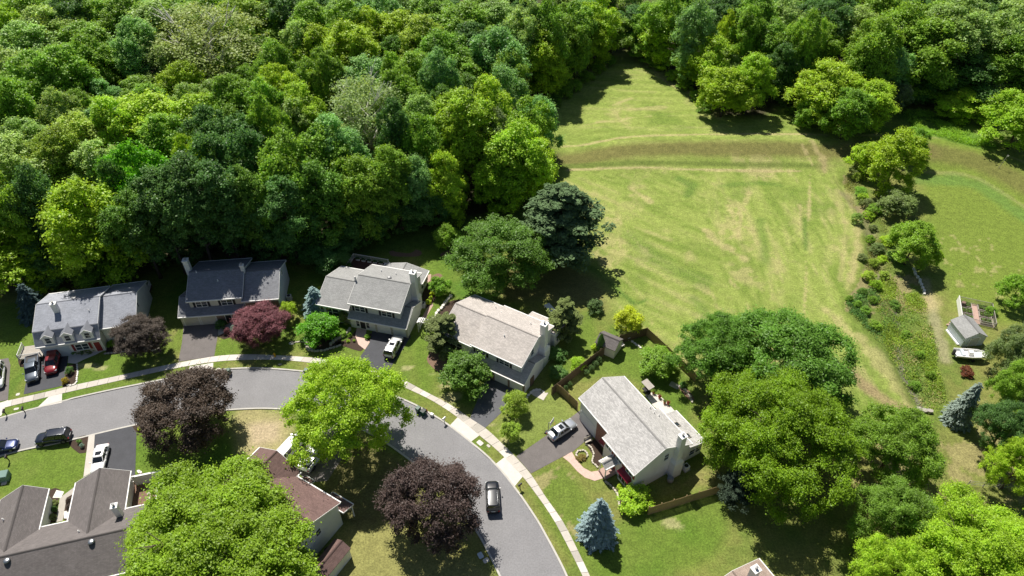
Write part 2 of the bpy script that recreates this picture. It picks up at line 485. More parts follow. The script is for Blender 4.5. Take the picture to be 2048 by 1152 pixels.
def make_ground():
    xs = np.concatenate([np.linspace(-900, -150, 12)[:-1], np.arange(-150, 150.01, 0.5), np.linspace(150, 900, 12)[1:]])
    ys = np.concatenate([np.linspace(-400, 22, 10)[:-1], np.arange(22, 222.01, 0.5), np.linspace(222, 1500, 14)[1:]])
    X, Y = np.meshgrid(xs, ys)
    Z = terrain(X, Y)
    nx, ny = len(xs), len(ys)
    me = bpy.data.meshes.new('ground')
    co = np.stack([X, Y, Z], -1).reshape(-1, 3)
    idx = np.arange(nx * ny).reshape(ny, nx)
    q = np.stack([idx[:-1, :-1], idx[:-1, 1:], idx[1:, 1:], idx[1:, :-1]], -1).reshape(-1, 4)
    me.vertices.add(len(co))
    me.vertices.foreach_set('co', co.ravel().astype(np.float32))
    me.loops.add(q.size)
    me.loops.foreach_set('vertex_index', q.ravel().astype(np.int32))
    me.polygons.add(len(q))
    me.polygons.foreach_set('loop_start', np.arange(0, q.size, 4, dtype=np.int32))
    me.polygons.foreach_set('use_smooth', np.ones(len(q), bool))
    me.update()
    # --- what grows where
    n1, n2, n3 = fbm(X, Y, 26, 1), fbm(X, Y, 6, 2), fbm(X, Y, 1.6, 3, 2)
    C = np.zeros(X.shape + (3,))
    def mixin(col, w):
        w = np.clip(w, 0, 1)[..., None]
        C[:] = C * (1 - w) + np.array(col) * w
    lawn, lush, straw, soil = (0.135, 0.185, 0.032), (0.075, 0.155, 0.018), (0.40, 0.335, 0.165), (0.26, 0.185, 0.11)
    C[:] = lawn
    mixin((0.19, 0.195, 0.055), (n1 - 0.42) * 3.2)
    mixin(lush, (0.5 - n2) * 3.0)
    mixin((0.25, 0.225, 0.085), (n2 - 0.60) * 3.5 * (n3 > 0.4))
    def poly(pts, col, w=1.0, soft=1.0, world=False, smooth=True, rag=0.0):
        p = pts if world else G_(pts)
        if smooth:
            p = catmull(p, 2.0, True)
        d = seg_dist(X, Y, p + [p[0]]) * np.where(inside(X, Y, p), 1, -1)
        mixin(col, w * np.clip((d + rag * (n2 - 0.5) * 4) / soft + 0.5, 0, 1))
    def line(pts, width, col, w=1.0, rag=0.6, world=False):
        p = catmull(pts if world else G_(pts), 2.0)
        d = seg_dist(X, Y, p) + rag * width * (n2 - 0.5) * 2 + rag * width * (n3 - 0.5)
        mixin(col, w * np.clip(1.5 - d / width * 1.5, 0, 1))
    # the mown field
    field = [(1040, 245), (1110, 180), (1230, 100), (1300, 110), (1420, 200), (1460, 245), (1640, 240), (1700, 280), (1690, 330), (1720, 430), (1712, 560), (1690, 610), (1740, 690), (1830, 820), (1760, 850), (1600, 820), (1380, 750), (1290, 665), (1190, 600), (1160, 520), (1130, 420), (1120, 300)]
    poly(field, (0.232, 0.285, 0.066), 1.0, 3.0)
    fld = catmull(G_(field), 2.0, True)
    fin = inside(X, Y, fld)
    near = (Y < np.interp(X, [p[0] for p in CREST], [p[1] for p in CREST]) - 9) & fin
    far_ = fin & ~near
    yy = Y - 0.004 * (X - 45) ** 2 * np.where(X < 60, 1, .4)
    # mowing lanes: lengthways in the right half, slanting in the left half, curved beyond the bank
    wob = (n1 - 0.5) * 2.4 + (n2 - 0.5) * 1.2
    right = np.clip((X - 36 - (Y - 90) * 0.05) / 6, 0, 1)
    lane_r = np.sin((X + wob - 0.02 * Y) * 2 * math.pi / 3.3)
    lane_l = np.sin((X * 0.62 + Y * 0.78 + wob) * 2 * math.pi / 3.3)
    lane = lane_l * (1 - right) + lane_r * right
    mixin((0.15, 0.20, 0.036), near * np.clip(lane * 0.5, 0, 1) * np.clip(n1 * 2.6 - 0.6, 0.15, 1) * 0.75)
    mixin((0.12, 0.185, 0.03), fin * np.clip((0.47 - n2) * 3.2, 0, 1) * 0.8)
    mixin(straw, near * np.clip(-lane * 0.8 - 0.1, 0, 1) * np.clip((fbm(X, Y, 14, 40, 3) - 0.50) * 6, 0, 1) * 0.45)
    su = np.where(far_, yy, np.where(right > .5, X, X * .62 + Y * .78))
    sv = np.where(far_, X, np.where(right > .5, Y, X * .78 - Y * .62))
    stk = .62 * fbm(su / 1.0, sv / 11.0, 1.5, 81, 3) + .38 * fbm(su / 1.0, sv / 4.0, .9, 82, 2)
    mixin((0.13, 0.195, 0.03), fin * np.clip((.47 - stk) * 7, 0, 1) * np.where(far_, .4, .7))
    mixin((0.36, 0.32, 0.15), fin * np.clip((stk - .56) * 8, 0, 1) * (.35 + .65 * np.clip((n1 - .35) * 4, 0, 1)) * np.where(far_, .3, .5))
    mixin((0.15, 0.20, 0.035), far_ * np.clip(np.sin((yy + wob) * 2 * math.pi / 4.2) * 0.5, 0, 1) * 0.5)
    mixin(straw, fin * np.clip((fbm(X * 1.0, Y * 0.6, 9, 61, 4) - 0.64) * 9, 0, 1) * (0.2 + 0.6 * (n3 > 0.45)) * 0.6)
    # the bank face: browner, and its slope shade painted into the turf colour
    line([(1128, 320), (1250, 312), (1400, 308), (1560, 308), (1680, 312)], 3.8, (0.15, 0.14, 0.045), 0.9, 0.25)
    line([(1128, 333), (1250, 331), (1400, 331), (1560, 333), (1640, 335)], 1.3, (0.11, 0.15, 0.03), 0.8, 0.4)
    line([(1135, 340), (1250, 338), (1400, 341), (1600, 343)], 0.5, straw, 0.8, 0.8)
    line([(1125, 293), (1300, 283), (1500, 279), (1650, 281)], 0.5, straw, 0.7, 0.8)
    # straw swept into rows and bare spots
    for pts, wd, w in (([(1262, 378), (1300, 402)], 1.1, .95), ([(1235, 438), (1262, 470), (1290, 500)], 0.9, .85), ([(1412, 462), (1440, 488), (1485, 515)], 1.3, .9), ([(1215, 436), (1235, 441)], .8, .8), ([(1270, 455), (1340, 480)], .8, .5),
                       ([(1395, 570), (1425, 590), (1440, 620)], 1.0, .75), ([(1460, 560), (1476, 575)], .8, .9), ([(1478, 410), (1482, 440), (1475, 475)], .6, .8), ([(1500, 385), (1490, 410)], .7, .7), ([(1620, 350), (1618, 420), (1612, 500), (1612, 560), (1607, 640)], .35, .95),
                       ([(1600, 410), (1601, 460)], .4, .7), ([(1695, 350), (1712, 400), (1716, 460), (1708, 540), (1700, 580)], 1.4, .85), ([(1675, 380), (1690, 460), (1680, 560)], .8, .6), ([(1660, 620), (1690, 660), (1730, 690), (1770, 730), (1800, 780), (1835, 822)], 1.7, .8), ([(1640, 600), (1660, 640), (1668, 690)], .5, .7),
                       ([(1290, 118), (1330, 160), (1380, 185), (1410, 215), (1440, 245)], 1.5, .95), ([(1225, 215), (1262, 200)], .9, .8), ([(1250, 225), (1330, 220)], .9, .7), ([(1195, 247), (1240, 250), (1262, 243)], .9, .7), ([(1160, 252), (1300, 240)], .5, .5),
                       ([(1230, 605), (1290, 660), (1340, 720), (1380, 750)], .8, .6), ([(1300, 640), (1330, 690), (1370, 735)], 1.0, .7), ([(1165, 490), (1230, 540), (1330, 640)], .5, .4), ([(1330, 555), (1400, 640)], .5, .45), ([(1720, 740), (1750, 790)], 1.0, .6), ([(1620, 295), (1640, 320), (1650, 345)], .9, .8), ([(1600, 300), (1625, 335)], .5, .8), ([(1790, 880), (1810, 930)], 1.0, .6), ([(1850, 880), (1870, 910)], 1.5, .6),
                       ([(1540, 560), (1546, 600)], .6, .5), ([(1560, 700), (1600, 745)], .8, .5), ([(1240, 110), (1290, 125)], 1.5, .3)):
        line(pts, wd * .75, straw, w * .65, 1.4)
    line([(1690, 740), (1770, 800), (1830, 825)], 1.2, soil, .7, .6)
    poly([(1632, 325), (1655, 320), (1660, 342), (1642, 348)], soil, .35, 2.0)
    for pts, wd, w in (([(1360, 360), (1385, 372), (1375, 392)], 1.6, .7), ([(1440, 372), (1500, 366), (1560, 370)], 1.0, .5), ([(1182, 536), (1230, 575), (1265, 605)], .9, .8), ([(1253, 593), (1270, 610), (1292, 600)], .5, .8), ([(1520, 440), (1530, 520)], 1.5, .5), ([(1610, 440), (1612, 500)], .9, .8), ([(1390, 600), (1420, 640)], 2.0, .5), ([(1260, 470), (1330, 530), (1400, 560)], 3.0, .4)):
        line(pts, wd, (0.085, 0.16, 0.025), w, .5)
    # the lawn right of the ditch, the long grass, the scrub along the ditch
    poly([(1850, 290), (1960, 310), (2080, 350), (2200, 520), (2080, 640), (1960, 640), (1900, 600), (1880, 520), (1850, 430)], (0.15, 0.205, 0.032), .9, 3.0)
    line([(1850, 312), (1950, 332), (2080, 392)], 4.5, (0.145, 0.14, 0.042), .8, .25)  # browner band, darkened with the shade of the bank's near slope
    line([(1690, 309), (1760, 309), (1850, 312)], 3.8, (0.15, 0.14, 0.045), .85, .25)  # the same painted slope shade, carried on past the ditch trees
    line([(1700, 281), (1850, 284), (1950, 303), (2080, 350)], .8, (0.30, 0.29, 0.11), .7, .6)
    line([(1850, 345), (1950, 358), (2080, 432)], .8, (0.27, 0.27, 0.10), .6, .6)
    line([(1850, 360), (1950, 370), (2060, 440)], 3.0, (0.11, 0.20, 0.04), .7, .4)
    sp = inside(X, Y, catmull(G_([(1880, 480), (1940, 470), (2030, 500), (2050, 590), (1960, 590), (1900, 570)]), 2, True))
    mixin(straw, sp * (fbm(X, Y, 1.3, 9, 2) > 0.66) * (n3 > .5) * 0.4)
    poly([(1800, 232), (1850, 228), (1930, 265), (1985, 295), (1975, 312), (1900, 296), (1830, 270)], (0.10, 0.19, 0.022), .9, 1.5)
    scrub = [(1685, 348), (1712, 362), (1745, 405), (1770, 440), (1790, 520), (1850, 570), (1870, 640), (1880, 720), (1900, 800), (1880, 835), (1835, 822), (1800, 770), (1760, 700), (1690, 615), (1720, 560), (1735, 470), (1708, 400)]
    poly(scrub, (0.12, 0.165, 0.032), 1.0, 2.0, rag=.5)
    mixin((0.24, 0.20, 0.10), inside(X, Y, catmull(G_(scrub), 2, True)) * (n2 > 0.56) * .8)
    line([(1690, 385), (1735, 440), (1752, 500), (1757, 545)], 1.3, (0.23, 0.18, 0.12), .5, .6)
    line([(1757, 545), (1790, 590), (1800, 680), (1806, 730), (1845, 805)], .6, (0.16, 0.14, 0.12), .9, .5)
    line([(1850, 560), (1862, 600), (1875, 660), (1890, 720)], 1.2, (0.30, 0.27, 0.16), .7, .6)
    poly([(1835, 600), (1865, 590), (1875, 615), (1850, 630)], straw, .7, 1.5, rag=1)
    # yard behind the last gardens
    poly([(1750, 840), (1900, 850), (2060, 780), (2200, 980), (2060, 1060), (1900, 1000), (1800, 980)], (0.17, 0.185, 0.05), .8, 3.0)
    mixin((0.28, 0.24, 0.11), inside(X, Y, G_([(1740, 840), (2060, 800), (2060, 1010), (1780, 1000)])) * (n2 > .56) * .7)
    # lawns of the street
    for pts in ([(150, 770), (300, 735), (330, 700), (260, 690), (160, 740)], [(0, 890), (170, 885), (165, 950), (90, 980), (0, 985)], [(270, 860), (330, 850), (330, 950), (270, 960)], [(425, 690), (480, 670), (480, 712), (425, 716)], [(0, 610), (30, 610), (60, 700), (0, 720)], [(855, 800), (890, 640), (870, 600), (830, 700)],
                [(1060, 980), (1170, 1150), (1250, 1150), (1190, 1020), (1120, 930)], [(1240, 1040), (1440, 980), (1440, 1100), (1330, 1150), (1200, 1150)], [(1160, 760), (1300, 670), (1390, 780), (1370, 830), (1250, 750)], [(840, 500), (900, 470), (900, 560), (860, 560)], [(1120, 690), (1180, 640), (1190, 700), (1100, 770)]):
        poly(pts, (0.105, 0.175, 0.022), .75, 1.6, rag=.3)
    poly([(990, 850), (1060, 800), (1110, 790), (1150, 830), (1100, 860), (1030, 900)], (0.17, 0.215, 0.05), .9, 1.6)
    poly([(475, 820), (560, 822), (590, 860), (560, 905), (480, 920)], (0.33, 0.29, 0.14), .9, 2.0, rag=.4)
    poly([(495, 850), (560, 845), (560, 880), (500, 890)], (0.43, 0.34, 0.23), .8, 1.5, rag=.6)
    poly([(680, 1060), (800, 1040), (900, 1100), (985, 1140), (960, 1200), (680, 1200)], (0.25, 0.235, 0.085), .85, 2.0, rag=.4)
    poly([(640, 960), (700, 870), (780, 900), (850, 970), (790, 1040), (690, 1050)], (0.14, 0.125, 0.05), .9, 2.0)
    mixin((0.30, 0.26, 0.12), inside(X, Y, G_([(1060, 960), (1130, 930), (1200, 1020), (1180, 1150), (1130, 1100)])) * (fbm(X, Y, 3.5, 71, 3) > .54) * .75)
    for px, py in ((172, 730), (205, 735), (470, 690), (486, 692), (816, 735), (868, 745), (892, 770), (905, 790), (890, 800), (985, 850), (1000, 860), (1015, 880), (1340, 1045)):
        line([(px - 7, py + 1), (px + 7, py)], .6, (0.40, 0.36, 0.19), .6, 1.8)
    # floor of the woods
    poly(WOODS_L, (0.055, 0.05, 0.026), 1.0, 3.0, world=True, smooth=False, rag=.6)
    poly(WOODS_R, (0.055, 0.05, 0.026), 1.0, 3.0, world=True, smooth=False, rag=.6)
    poly([(560, 490), (700, 470), (860, 455), (940, 440), (920, 480), (850, 500), (700, 510)], (0.07, 0.13, 0.02), .8, 2.0, rag=.3)
    poly([(340, 520), (420, 500), (470, 505), (400, 530)], (0.16, 0.15, 0.06), .7, 2.0, rag=.6)
    poly([(960, 540), (1080, 520), (1200, 560), (1210, 620), (1120, 600), (1000, 600)], (0.17, 0.145, 0.06), .7, 3.0, rag=.6)
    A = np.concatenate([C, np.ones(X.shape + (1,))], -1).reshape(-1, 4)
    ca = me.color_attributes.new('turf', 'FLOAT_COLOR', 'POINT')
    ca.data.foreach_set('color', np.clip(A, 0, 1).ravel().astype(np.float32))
    # material
    m, nt, b = new_mat('turf')
    b.inputs['Roughness'].default_value = 0.9
    b.inputs['Specular IOR Level'].default_value = 0.15
    at = N(nt, 'ShaderNodeAttribute', attribute_name='turf')
    tc = N(nt, 'ShaderNodeTexCoord')
    src = at.outputs['Color']
    for sc, lo, hi in ((0.9, 0.82, 1.20), (3.6, 0.72, 1.30), (11.0, 0.66, 1.38)):
        n = N(nt, 'ShaderNodeTexNoise')
        n.inputs['Scale'].default_value = sc
        n.inputs['Detail'].default_value = 4
        n.inputs['Roughness'].default_value = 0.65
        nt.links.new(tc.outputs['Object'], n.inputs['Vector'])
        r = N(nt, 'ShaderNodeMapRange')
        r.inputs['From Min'].default_value, r.inputs['From Max'].default_value = 0.3, 0.7
        r.inputs['To Min'].default_value, r.inputs['To Max'].default_value = lo, hi
        nt.links.new(n.outputs['Fac'], r.inputs['Value'])
        sx = N(nt, 'ShaderNodeVectorMath', operation='SCALE')
        nt.links.new(src, sx.inputs[0])
        nt.links.new(r.outputs[0], sx.inputs['Scale'])
        src = sx.outputs[0]
    nt.links.new(src, b.inputs['Base Color'])
    bp = N(nt, 'ShaderNodeBump')
    bp.inputs['Strength'].default_value = 0.8
    bp.inputs['Distance'].default_value = 0.12
    nt.links.new(n.outputs['Fac'], bp.inputs['Height'])
    nt.links.new(bp.outputs[0], b.inputs['Normal'])
    me.materials.append(m)
    return structure(link(bpy.data.objects.new('ground', me)))
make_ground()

# ------------------------------------------------------------------ road, kerbs, pavement
OUT = catmull(G_([(-160, 880), (-60, 854), (0, 837), (73, 817), (139, 800), (215, 783), (294, 767), (360, 754), (425, 743), (487, 738), (542, 739), (603, 744), (660, 752), (725, 768), (792, 795), (829, 811), (857, 827), (896, 851), (941, 886), (989, 929), (1028, 976), (1071, 1039), (1091, 1074), (1111, 1111), (1131, 1152), (1155, 1215)]), 0.7)
INN = catmull(G_([(-160, 956), (-60, 929), (34, 902), (134, 881), (177, 870), (263, 850), (370, 829), (470, 818), (560, 817), (650, 829), (730, 860), (800, 903), (870, 962), (925, 1019), (957, 1065), (978, 1103), (1002, 1152), (1030, 1215)]), 0.7)
SW_OUT = catmull(G_([(-160, 848), (-60, 822), (10, 803), (80, 787), (150, 770), (235, 752), (320, 733), (356, 726), (428, 713), (487, 709), (556, 711), (631, 716), (680, 724), (728, 736), (772, 749), (809, 761), (850, 783), (900, 809), (942, 838), (973, 858), (1007, 890), (1031, 914), (1062, 949), (1088, 989), (1123, 1039), (1142, 1073), (1160, 1110), (1178, 1148), (1205, 1215)]), 0.7)
SW_IN = catmull(G_([(-160, 860), (-60, 834), (10, 815), (80, 798), (125, 787), (235, 762), (320, 743), (360, 735), (427, 724), (487, 720), (562, 720), (631, 727), (680, 736), (724, 746), (768, 760), (800, 771), (850, 794), (880, 811), (914, 834), (959, 871), (990, 897), (1013, 919), (1045, 953), (1077, 995), (1105, 1036), (1128, 1078), (1146, 1113), (1165, 1152), (1190, 1215)]), 0.7)
def strip(name, A, B, z, mat, parent=None):
    n = int(max(resample(A, 2)[1], resample(B, 2)[1]) / 0.8)
    a, b = resample(A, n)[0], resample(B, n)[0]
    mb = MB()
    mb.v = [(x, y, z) for x, y in a] + [(x, y, z) for x, y in b]
    mb.f = [(i, n + i, n + i + 1, i + 1) for i in range(n - 1)]
    return mb.build(name, mat, parent)
road = structure(strip('road', OUT, INN, 0.012, M['asphalt_road']))
def offset(pts, d):
    P = np.array(pts)
    T = np.gradient(P, axis=0)
    T /= np.hypot(T[:, 0], T[:, 1])[:, None] + 1e-9
    return P + np.stack([-T[:, 1], T[:, 0]], -1) * d
DROPS = [g(*p) for p in ((98, 811), (420 - 12, 746), (372, 752), (918, 868), (1008, 953), (20, 832), (220, 860), (720, 855), (700, 762), (690, 848))]
DROP_R = (2.6, 1.4, 2.6, 2.9, 3.0, 2.0, 3.9, 2.5, 0.1, 2.5)
def kerb(name, pts, side):
    n = int(resample(pts, 2)[1] / 0.5)
    p = np.array(resample(pts, n)[0])
    q = offset(p, side * 0.26)
    mb = MB()
    for i in range(n):
        h = 0.12
        for (dx, dy), r in zip(DROPS, DROP_R):
            d = math.hypot(p[i][0] - dx, p[i][1] - dy)
            h = min(h, 0.03 + max(0, d - r) * 0.15)
        mb.v += [(p[i][0], p[i][1], 0.0), (p[i][0], p[i][1], h), (q[i][0], q[i][1], h + 0.01), (q[i][0], q[i][1], -0.05)]
    for i in range(n - 1):
        for k in range(3):
            a = i * 4 + k
            mb.f.append((a, a + 1, a + 5, a + 4) if side > 0 else (a + 4, a + 5, a + 1, a))
    return structure(mb.build(name, M['kerb']))
kerb('kerb', OUT, 1)
kerb('kerb', INN, -1)
def pavement():
    base = structure(strip('sidewalk', SW_OUT, SW_IN, 0.016, M['joint']))
    n = int(resample(SW_OUT, 2)[1] / 1.52)
    a, b = resample(SW_OUT, n + 1)[0], resample(SW_IN, n + 1)[0]
    rnd = random.Random(4)
    def crack(p, q, t):
        return (p[0] + (q[0] - p[0]) * t, p[1] + (q[1] - p[1]) * t)
    for i in range(n):
        a0, a1 = crack(a[i], a[i + 1], .015), crack(a[i], a[i + 1], .985)
        b0, b1 = crack(b[i], b[i + 1], .015), crack(b[i], b[i + 1], .985)
        px, py = pixel(a0[0], a0[1], 0)
        if not (-40 < px < 2100 and py < 1190):
            continue
        mb = MB()
        h = 0.045 + rnd.uniform(-.006, .006)
        mb.prism([a0, b0, b1, a1], 0.017, h)
        light = 330 < px < 700
        mt = M['concrete_light'] if (light and rnd.random() < .8) or rnd.random() < .16 else (M['concrete_old'] if rnd.random() < .18 else M['concrete'])
        mb.build('slab', mt, base)
pavement()
z1, z2, z3, z4, z5, z6, z7, z8 = zoomed(3.6, 0, 480), zoomed(3.6, 320, 480), zoomed(3.6, 600, 480), zoomed(3.6, 840, 520), zoomed(3.2, 1120, 720), zoomed(3.27, 0, 800), zoomed(3.47, 440, 820), zoomed(3.47, 800, 820)
z47 = zoomed(4.115, 760, 640)
# driveways and their aprons
sheet('driveway', z3([(525, 640), (800, 690), (742, 785), (622, 962), (412, 872), (500, 745)]), 0.026, M['asphalt_dark'])
sheet('driveway', z47([(880, 470), (1190, 590), (1040, 725), (862, 892), (738, 812)]), 0.026, M['asphalt_mid'])
sheet('driveway', [(1032, 913), (1062, 947), (1128, 912), (1145, 904), (1171, 882), (1196, 868), (1210, 860), (1168, 815), (1103, 864)], 0.026, M['asphalt_warm'])
sheet('driveway', z2([(172, 600), (418, 590), (416, 690), (391, 836), (132, 878), (158, 740)]), 0.026, M['asphalt_warm'])
sheet('driveway', z1([(285, 830), (492, 790), (484, 890), (466, 980), (447, 1050), (170, 1112), (192, 1000)]), 0.026, M['asphalt_dark'])
sheet('driveway', z6([(622, 222), (862, 168), (893, 215), (884, 500), (600, 500)]), 0.026, M['asphalt_dark'])
sheet('driveway_edge_strip', z6([(580, 231), (621, 222), (604, 470), (546, 505)]), 0.034, M['concrete'])
sheet('driveway', z1([(-120, 880), (60, 850), (75, 900), (58, 1150), (-120, 1190)]), 0.026, M['asphalt_warm'])
sheet('driveway', [(572, 905), (640, 838), (700, 846), (722, 858), (655, 962), (612, 965)], 0.026, M['asphalt_warm'])
for pts in (z47([(637, 803), (742, 818), (820, 948), (748, 1003), (575, 868)]), z8([(660, 378), (738, 318), (852, 462), (792, 535)]), z2([(215, 912), (384, 884), (382, 940), (272, 964), (180, 985)]), z6([(242, 52), (345, -45), (407, -60), (405, 18)]), z6([(-60, 100), (0, 20), (55, 0), (8, 104)])):
    sheet('driveway_apron', pts, 0.03, M['concrete_light'])
# garden walks, beds
sheet('garden_path', z5([(18, 622), (75, 588), (105, 640), (150, 690), (200, 716), (262, 706), (282, 755), (222, 774), (160, 752), (110, 712), (60, 655)]), 0.03, M['paver_pink'])
sheet('garden_path', z3([(398, 690), (412, 620), (480, 640), (470, 700), (503, 735), (468, 790), (420, 752)]), 0.03, M['paver_pink'])
sheet('garden_path', z1([(488, 885), (496, 812), (600, 770), (752, 740), (748, 795), (690, 825), (600, 862), (545, 890)]), 0.03, M['concrete_light'])
sheet('garden_path', z6([(430, 612), (486, 570), (486, 610), (436, 640), (410, 790), (365, 800), (392, 640)]), 0.03, M['concrete_old'])
sheet('garden_path', z2([(418, 630), (560, 580), (570, 620), (440, 680), (420, 690)]), 0.03, M['concrete_old'])
sheet('garden_path', z47([(1230, 590), (1290, 560), (1330, 600), (1385, 600), (1345, 662), (1300, 640), (1260, 620)]), 0.03, M['concrete'])
sheet('garden_path', z3([(875, 565), (915, 490), (950, 455), (960, 470), (915, 545), (905, 590)]), 0.03, M['paver'])
for nm, pts, mt, sm in (('z3', [(330, 720), (430, 640), (470, 745), (440, 800), (330, 770), (255, 745)], 'mulch', 1), ('z3', [(30, 760), (90, 690), (220, 650), (300, 720), (230, 790), (120, 800), (50, 790)], 'mulch', 1), ('z3', [(462, 745), (470, 690), (540, 670), (535, 720), (500, 742)], 'mulch', 1), ('z3', [(885, 440), (900, 330), (1015, 320), (1010, 370), (940, 480), (920, 500)], 'mulch', 1),
                        ('z3', [(640, 85), (760, 60), (870, 80), (860, 115), (720, 120), (650, 110)], 'mulch_pale', 1), ('z3', [(1010, 100), (1075, 75), (1100, 110), (1030, 125)], 'mulch_pale', 1), ('z3', [(930, 270), (1000, 240), (1040, 280), (1030, 320), (940, 310)], 'mulch_pale', 1),
                        ('z47', [(385, 320), (440, 250), (560, 230), (640, 300), (560, 380), (500, 430), (420, 380)], 'mulch_pale', 1), ('z4', [(100, 440), (180, 330), (240, 290), (310, 300), (230, 430), (160, 500)], 'mulch', 1),
                        ('z2', [(425, 700), (470, 640), (580, 600), (640, 680), (540, 690), (460, 715)], 'mulch', 1), ('z1', [(760, 770), (840, 700), (950, 690), (1110, 730), (1110, 800), (920, 810), (790, 825)], 'mulch', 1), ('z1', [(470, 930), (540, 890), (555, 940), (540, 1040), (450, 1060), (470, 990)], 'mulch', 1),
                        ('z1', [(130, 850), (180, 830), (210, 900), (150, 915)], 'mulch', 1), ('z6', [(450, 275), (580, 232), (560, 345), (520, 350)], 'mulch', 1), ('z6', [(865, 170), (960, 160), (985, 195), (940, 220), (895, 212)], 'mulch', 1), ('z6', [(320, 590), (400, 590), (385, 640), (360, 800), (305, 800)], 'mulch', 1), ('z6', [(425, 640), (480, 600), (480, 780), (415, 780)], 'mulch', 1),
                        ('z5', [(165, 530), (225, 510), (272, 580), (262, 660), (240, 690), (210, 650), (205, 600)], 'mulch', 1), ('z5', [(282, 770), (330, 790), (380, 840), (560, 870), (500, 960), (400, 960), (372, 880), (330, 820)], 'mulch', 1), ('z5', [(750, 160), (830, 200), (860, 260), (820, 250)], 'mulch_pale', 1), ('z7', [(470, 220), (540, 160), (560, 230), (480, 290)], 'mulch_pale', 1),
                        ('z2', [(460, 110), (560, 60), (720, 110), (900, 90), (980, 150), (900, 160), (600, 150)], 'mulch_pale', 1)):
    sheet('garden_bed', {'z1': z1, 'z2': z2, 'z3': z3, 'z4': z4, 'z5': z5, 'z6': z6, 'z7': z7, 'z47': z47}[nm](pts), 0.02, M[mt], smooth=bool(sm))
sheet('gravel_patch', z6([(345, 640), (370, 590), (420, 600), (400, 640)]), 0.036, M['stone_white'], smooth=True)
sheet('gravel_patch', z6([(418, 730), (478, 715), (470, 778), (418, 775)]), 0.036, M['stone_white'], smooth=True)
sheet('patio', z5([(545, 225), (580, 208), (635, 228), (690, 275), (740, 335), (690, 365), (600, 300)]), 0.05, M['concrete_light'])
sheet('patio', z3([(905, 255), (945, 245), (940, 290), (915, 315)]), 0.05, M['paver'])
sheet('courtyard_floor', z6([(830, 500), (1040, 470), (1050, 640), (860, 720), (830, 720)]), 0.03, M['mulch_pale'])

# ------------------------------------------------------------------ houses
def profile_block(root, prof, a0, a1, wall, roof, axis='x', over=0.25, z0=-0.1, trim='white', thick=0.14, wall_inset=0.35, gutters=True, ends=(1, 1), walls=True):
    """a block of a house: its roof outline prof = [(across, z), ...] drawn out from a0 to a1 along axis"""
    T = (lambda a, c, z: (a, c, z)) if axis == 'x' else (lambda a, c, z: (c, a, z))
    # walls
    c0, c1 = prof[0][0] + wall_inset, prof[-1][0] - wall_inset
    def zr(c):
        for (p, zp), (q, zq) in zip(prof[:-1], prof[1:]):
            if p <= c <= q:
                return zp + (zq - zp) * (c - p) / (q - p)
    ring = [(c0, z0)] + [(c1, z0)] + [(c1, zr(c1) - thick)] + [(c, z - thick) for c, z in prof[-2:0:-1]] + [(c0, zr(c0) - thick)]
    mb = MB()
    i, n = 0, len(ring)
    w0, w1 = a0 + over, a1 - over
    mb.v = [T(w0, c, z) for c, z in ring] + [T(w1, c, z) for c, z in ring]
    mb.f.append(tuple(range(n)))
    mb.f.append(tuple(range(2 * n - 1, n - 1, -1)))
    for k in range(n):
        j = (k + 1) % n
        mb.f.append((k, n + k, n + j, j))
    if walls:
        mb.build('wall', M[wall], root)
    # roof slabs
    mb = MB()
    run = 0.0
    for (p, zp), (q, zq) in zip(prof[:-1], prof[1:]):
        L = math.hypot(q - p, zq - zp)
        nx, nz = -(zq - zp) / L * thick, (q - p) / L * thick
        mb.poly([T(a0, p, zp), T(a1, p, zp), T(a1, q, zq), T(a0, q, zq)] if axis == 'x' else [T(a0, p, zp), T(a0, q, zq), T(a1, q, zq), T(a1, p, zp)],
                [(a0, run), (a1, run), (a1, run + L), (a0, run + L)] if axis == 'x' else [(a0, run), (a0, run + L), (a1, run + L), (a1, run)])
        mb.poly([T(a0, p, zp - thick), T(a0, q, zq - thick), T(a1, q, zq - thick), T(a1, p, zp - thick)])
        for a in (a0, a1):
            mb.poly([T(a, p, zp - thick), T(a, p, zp), T(a, q, zq), T(a, q, zq - thick)])
        run += L
    for (c, z) in (prof[0], prof[-1]):
        mb.poly([T(a0, c, z - thick), T(a1, c, z - thick), T(a1, c, z), T(a0, c, z)])
    r = mb.build('roof', M[roof], root)
    # ridge cap and gutters
    for c, z in prof[1:-1]:
        mb = MB()
        zt = z + 0.035
        mb.hexa([T(a0 + .01, c - .16, z - .06), T(a1 - .01, c - .16, z - .06), T(a1 - .01, c + .16, z - .06), T(a0 + .01, c + .16, z - .06)], [T(a0 + .01, c - .05, zt), T(a1 - .01, c - .05, zt), T(a1 - .01, c + .05, zt), T(a0 + .01, c + .05, zt)])
        mb.build('ridge_cap', M[roof], r)
    if gutters:
        for s, (c, z) in ((-1, prof[0]), (1, prof[-1])):
            mb = MB()
            lo, hi = sorted((c + s * 0.012, c + s * 0.15))
            p, q = T(a0 - .01, lo, z - 0.2), T(a1 + .01, hi, z + 0.01)
            mb.box(min(p[0], q[0]), max(p[0], q[0]), min(p[1], q[1]), max(p[1], q[1]), p[2], q[2])
            mb.build('gutter', M[trim], root)
        for a, s, on in ((a0, -1, ends[0]), (a1, 1, ends[1])):
            if not on:
                continue
            mb = MB()
            for (p, zp), (q, zq) in zip(prof[:-1], prof[1:]):
                lo, hi = sorted((a + s * 0.008, a + s * 0.05))
                mb.hexa([T(lo, p, zp - .2), T(hi, p, zp - .2), T(hi, q, zq - .2), T(lo, q, zq - .2)], [T(lo, p, zp + .012), T(hi, p, zp + .012), T(hi, q, zq + .012), T(lo, q, zq + .012)])
            mb.build('bargeboard', M[trim], root)
    return r
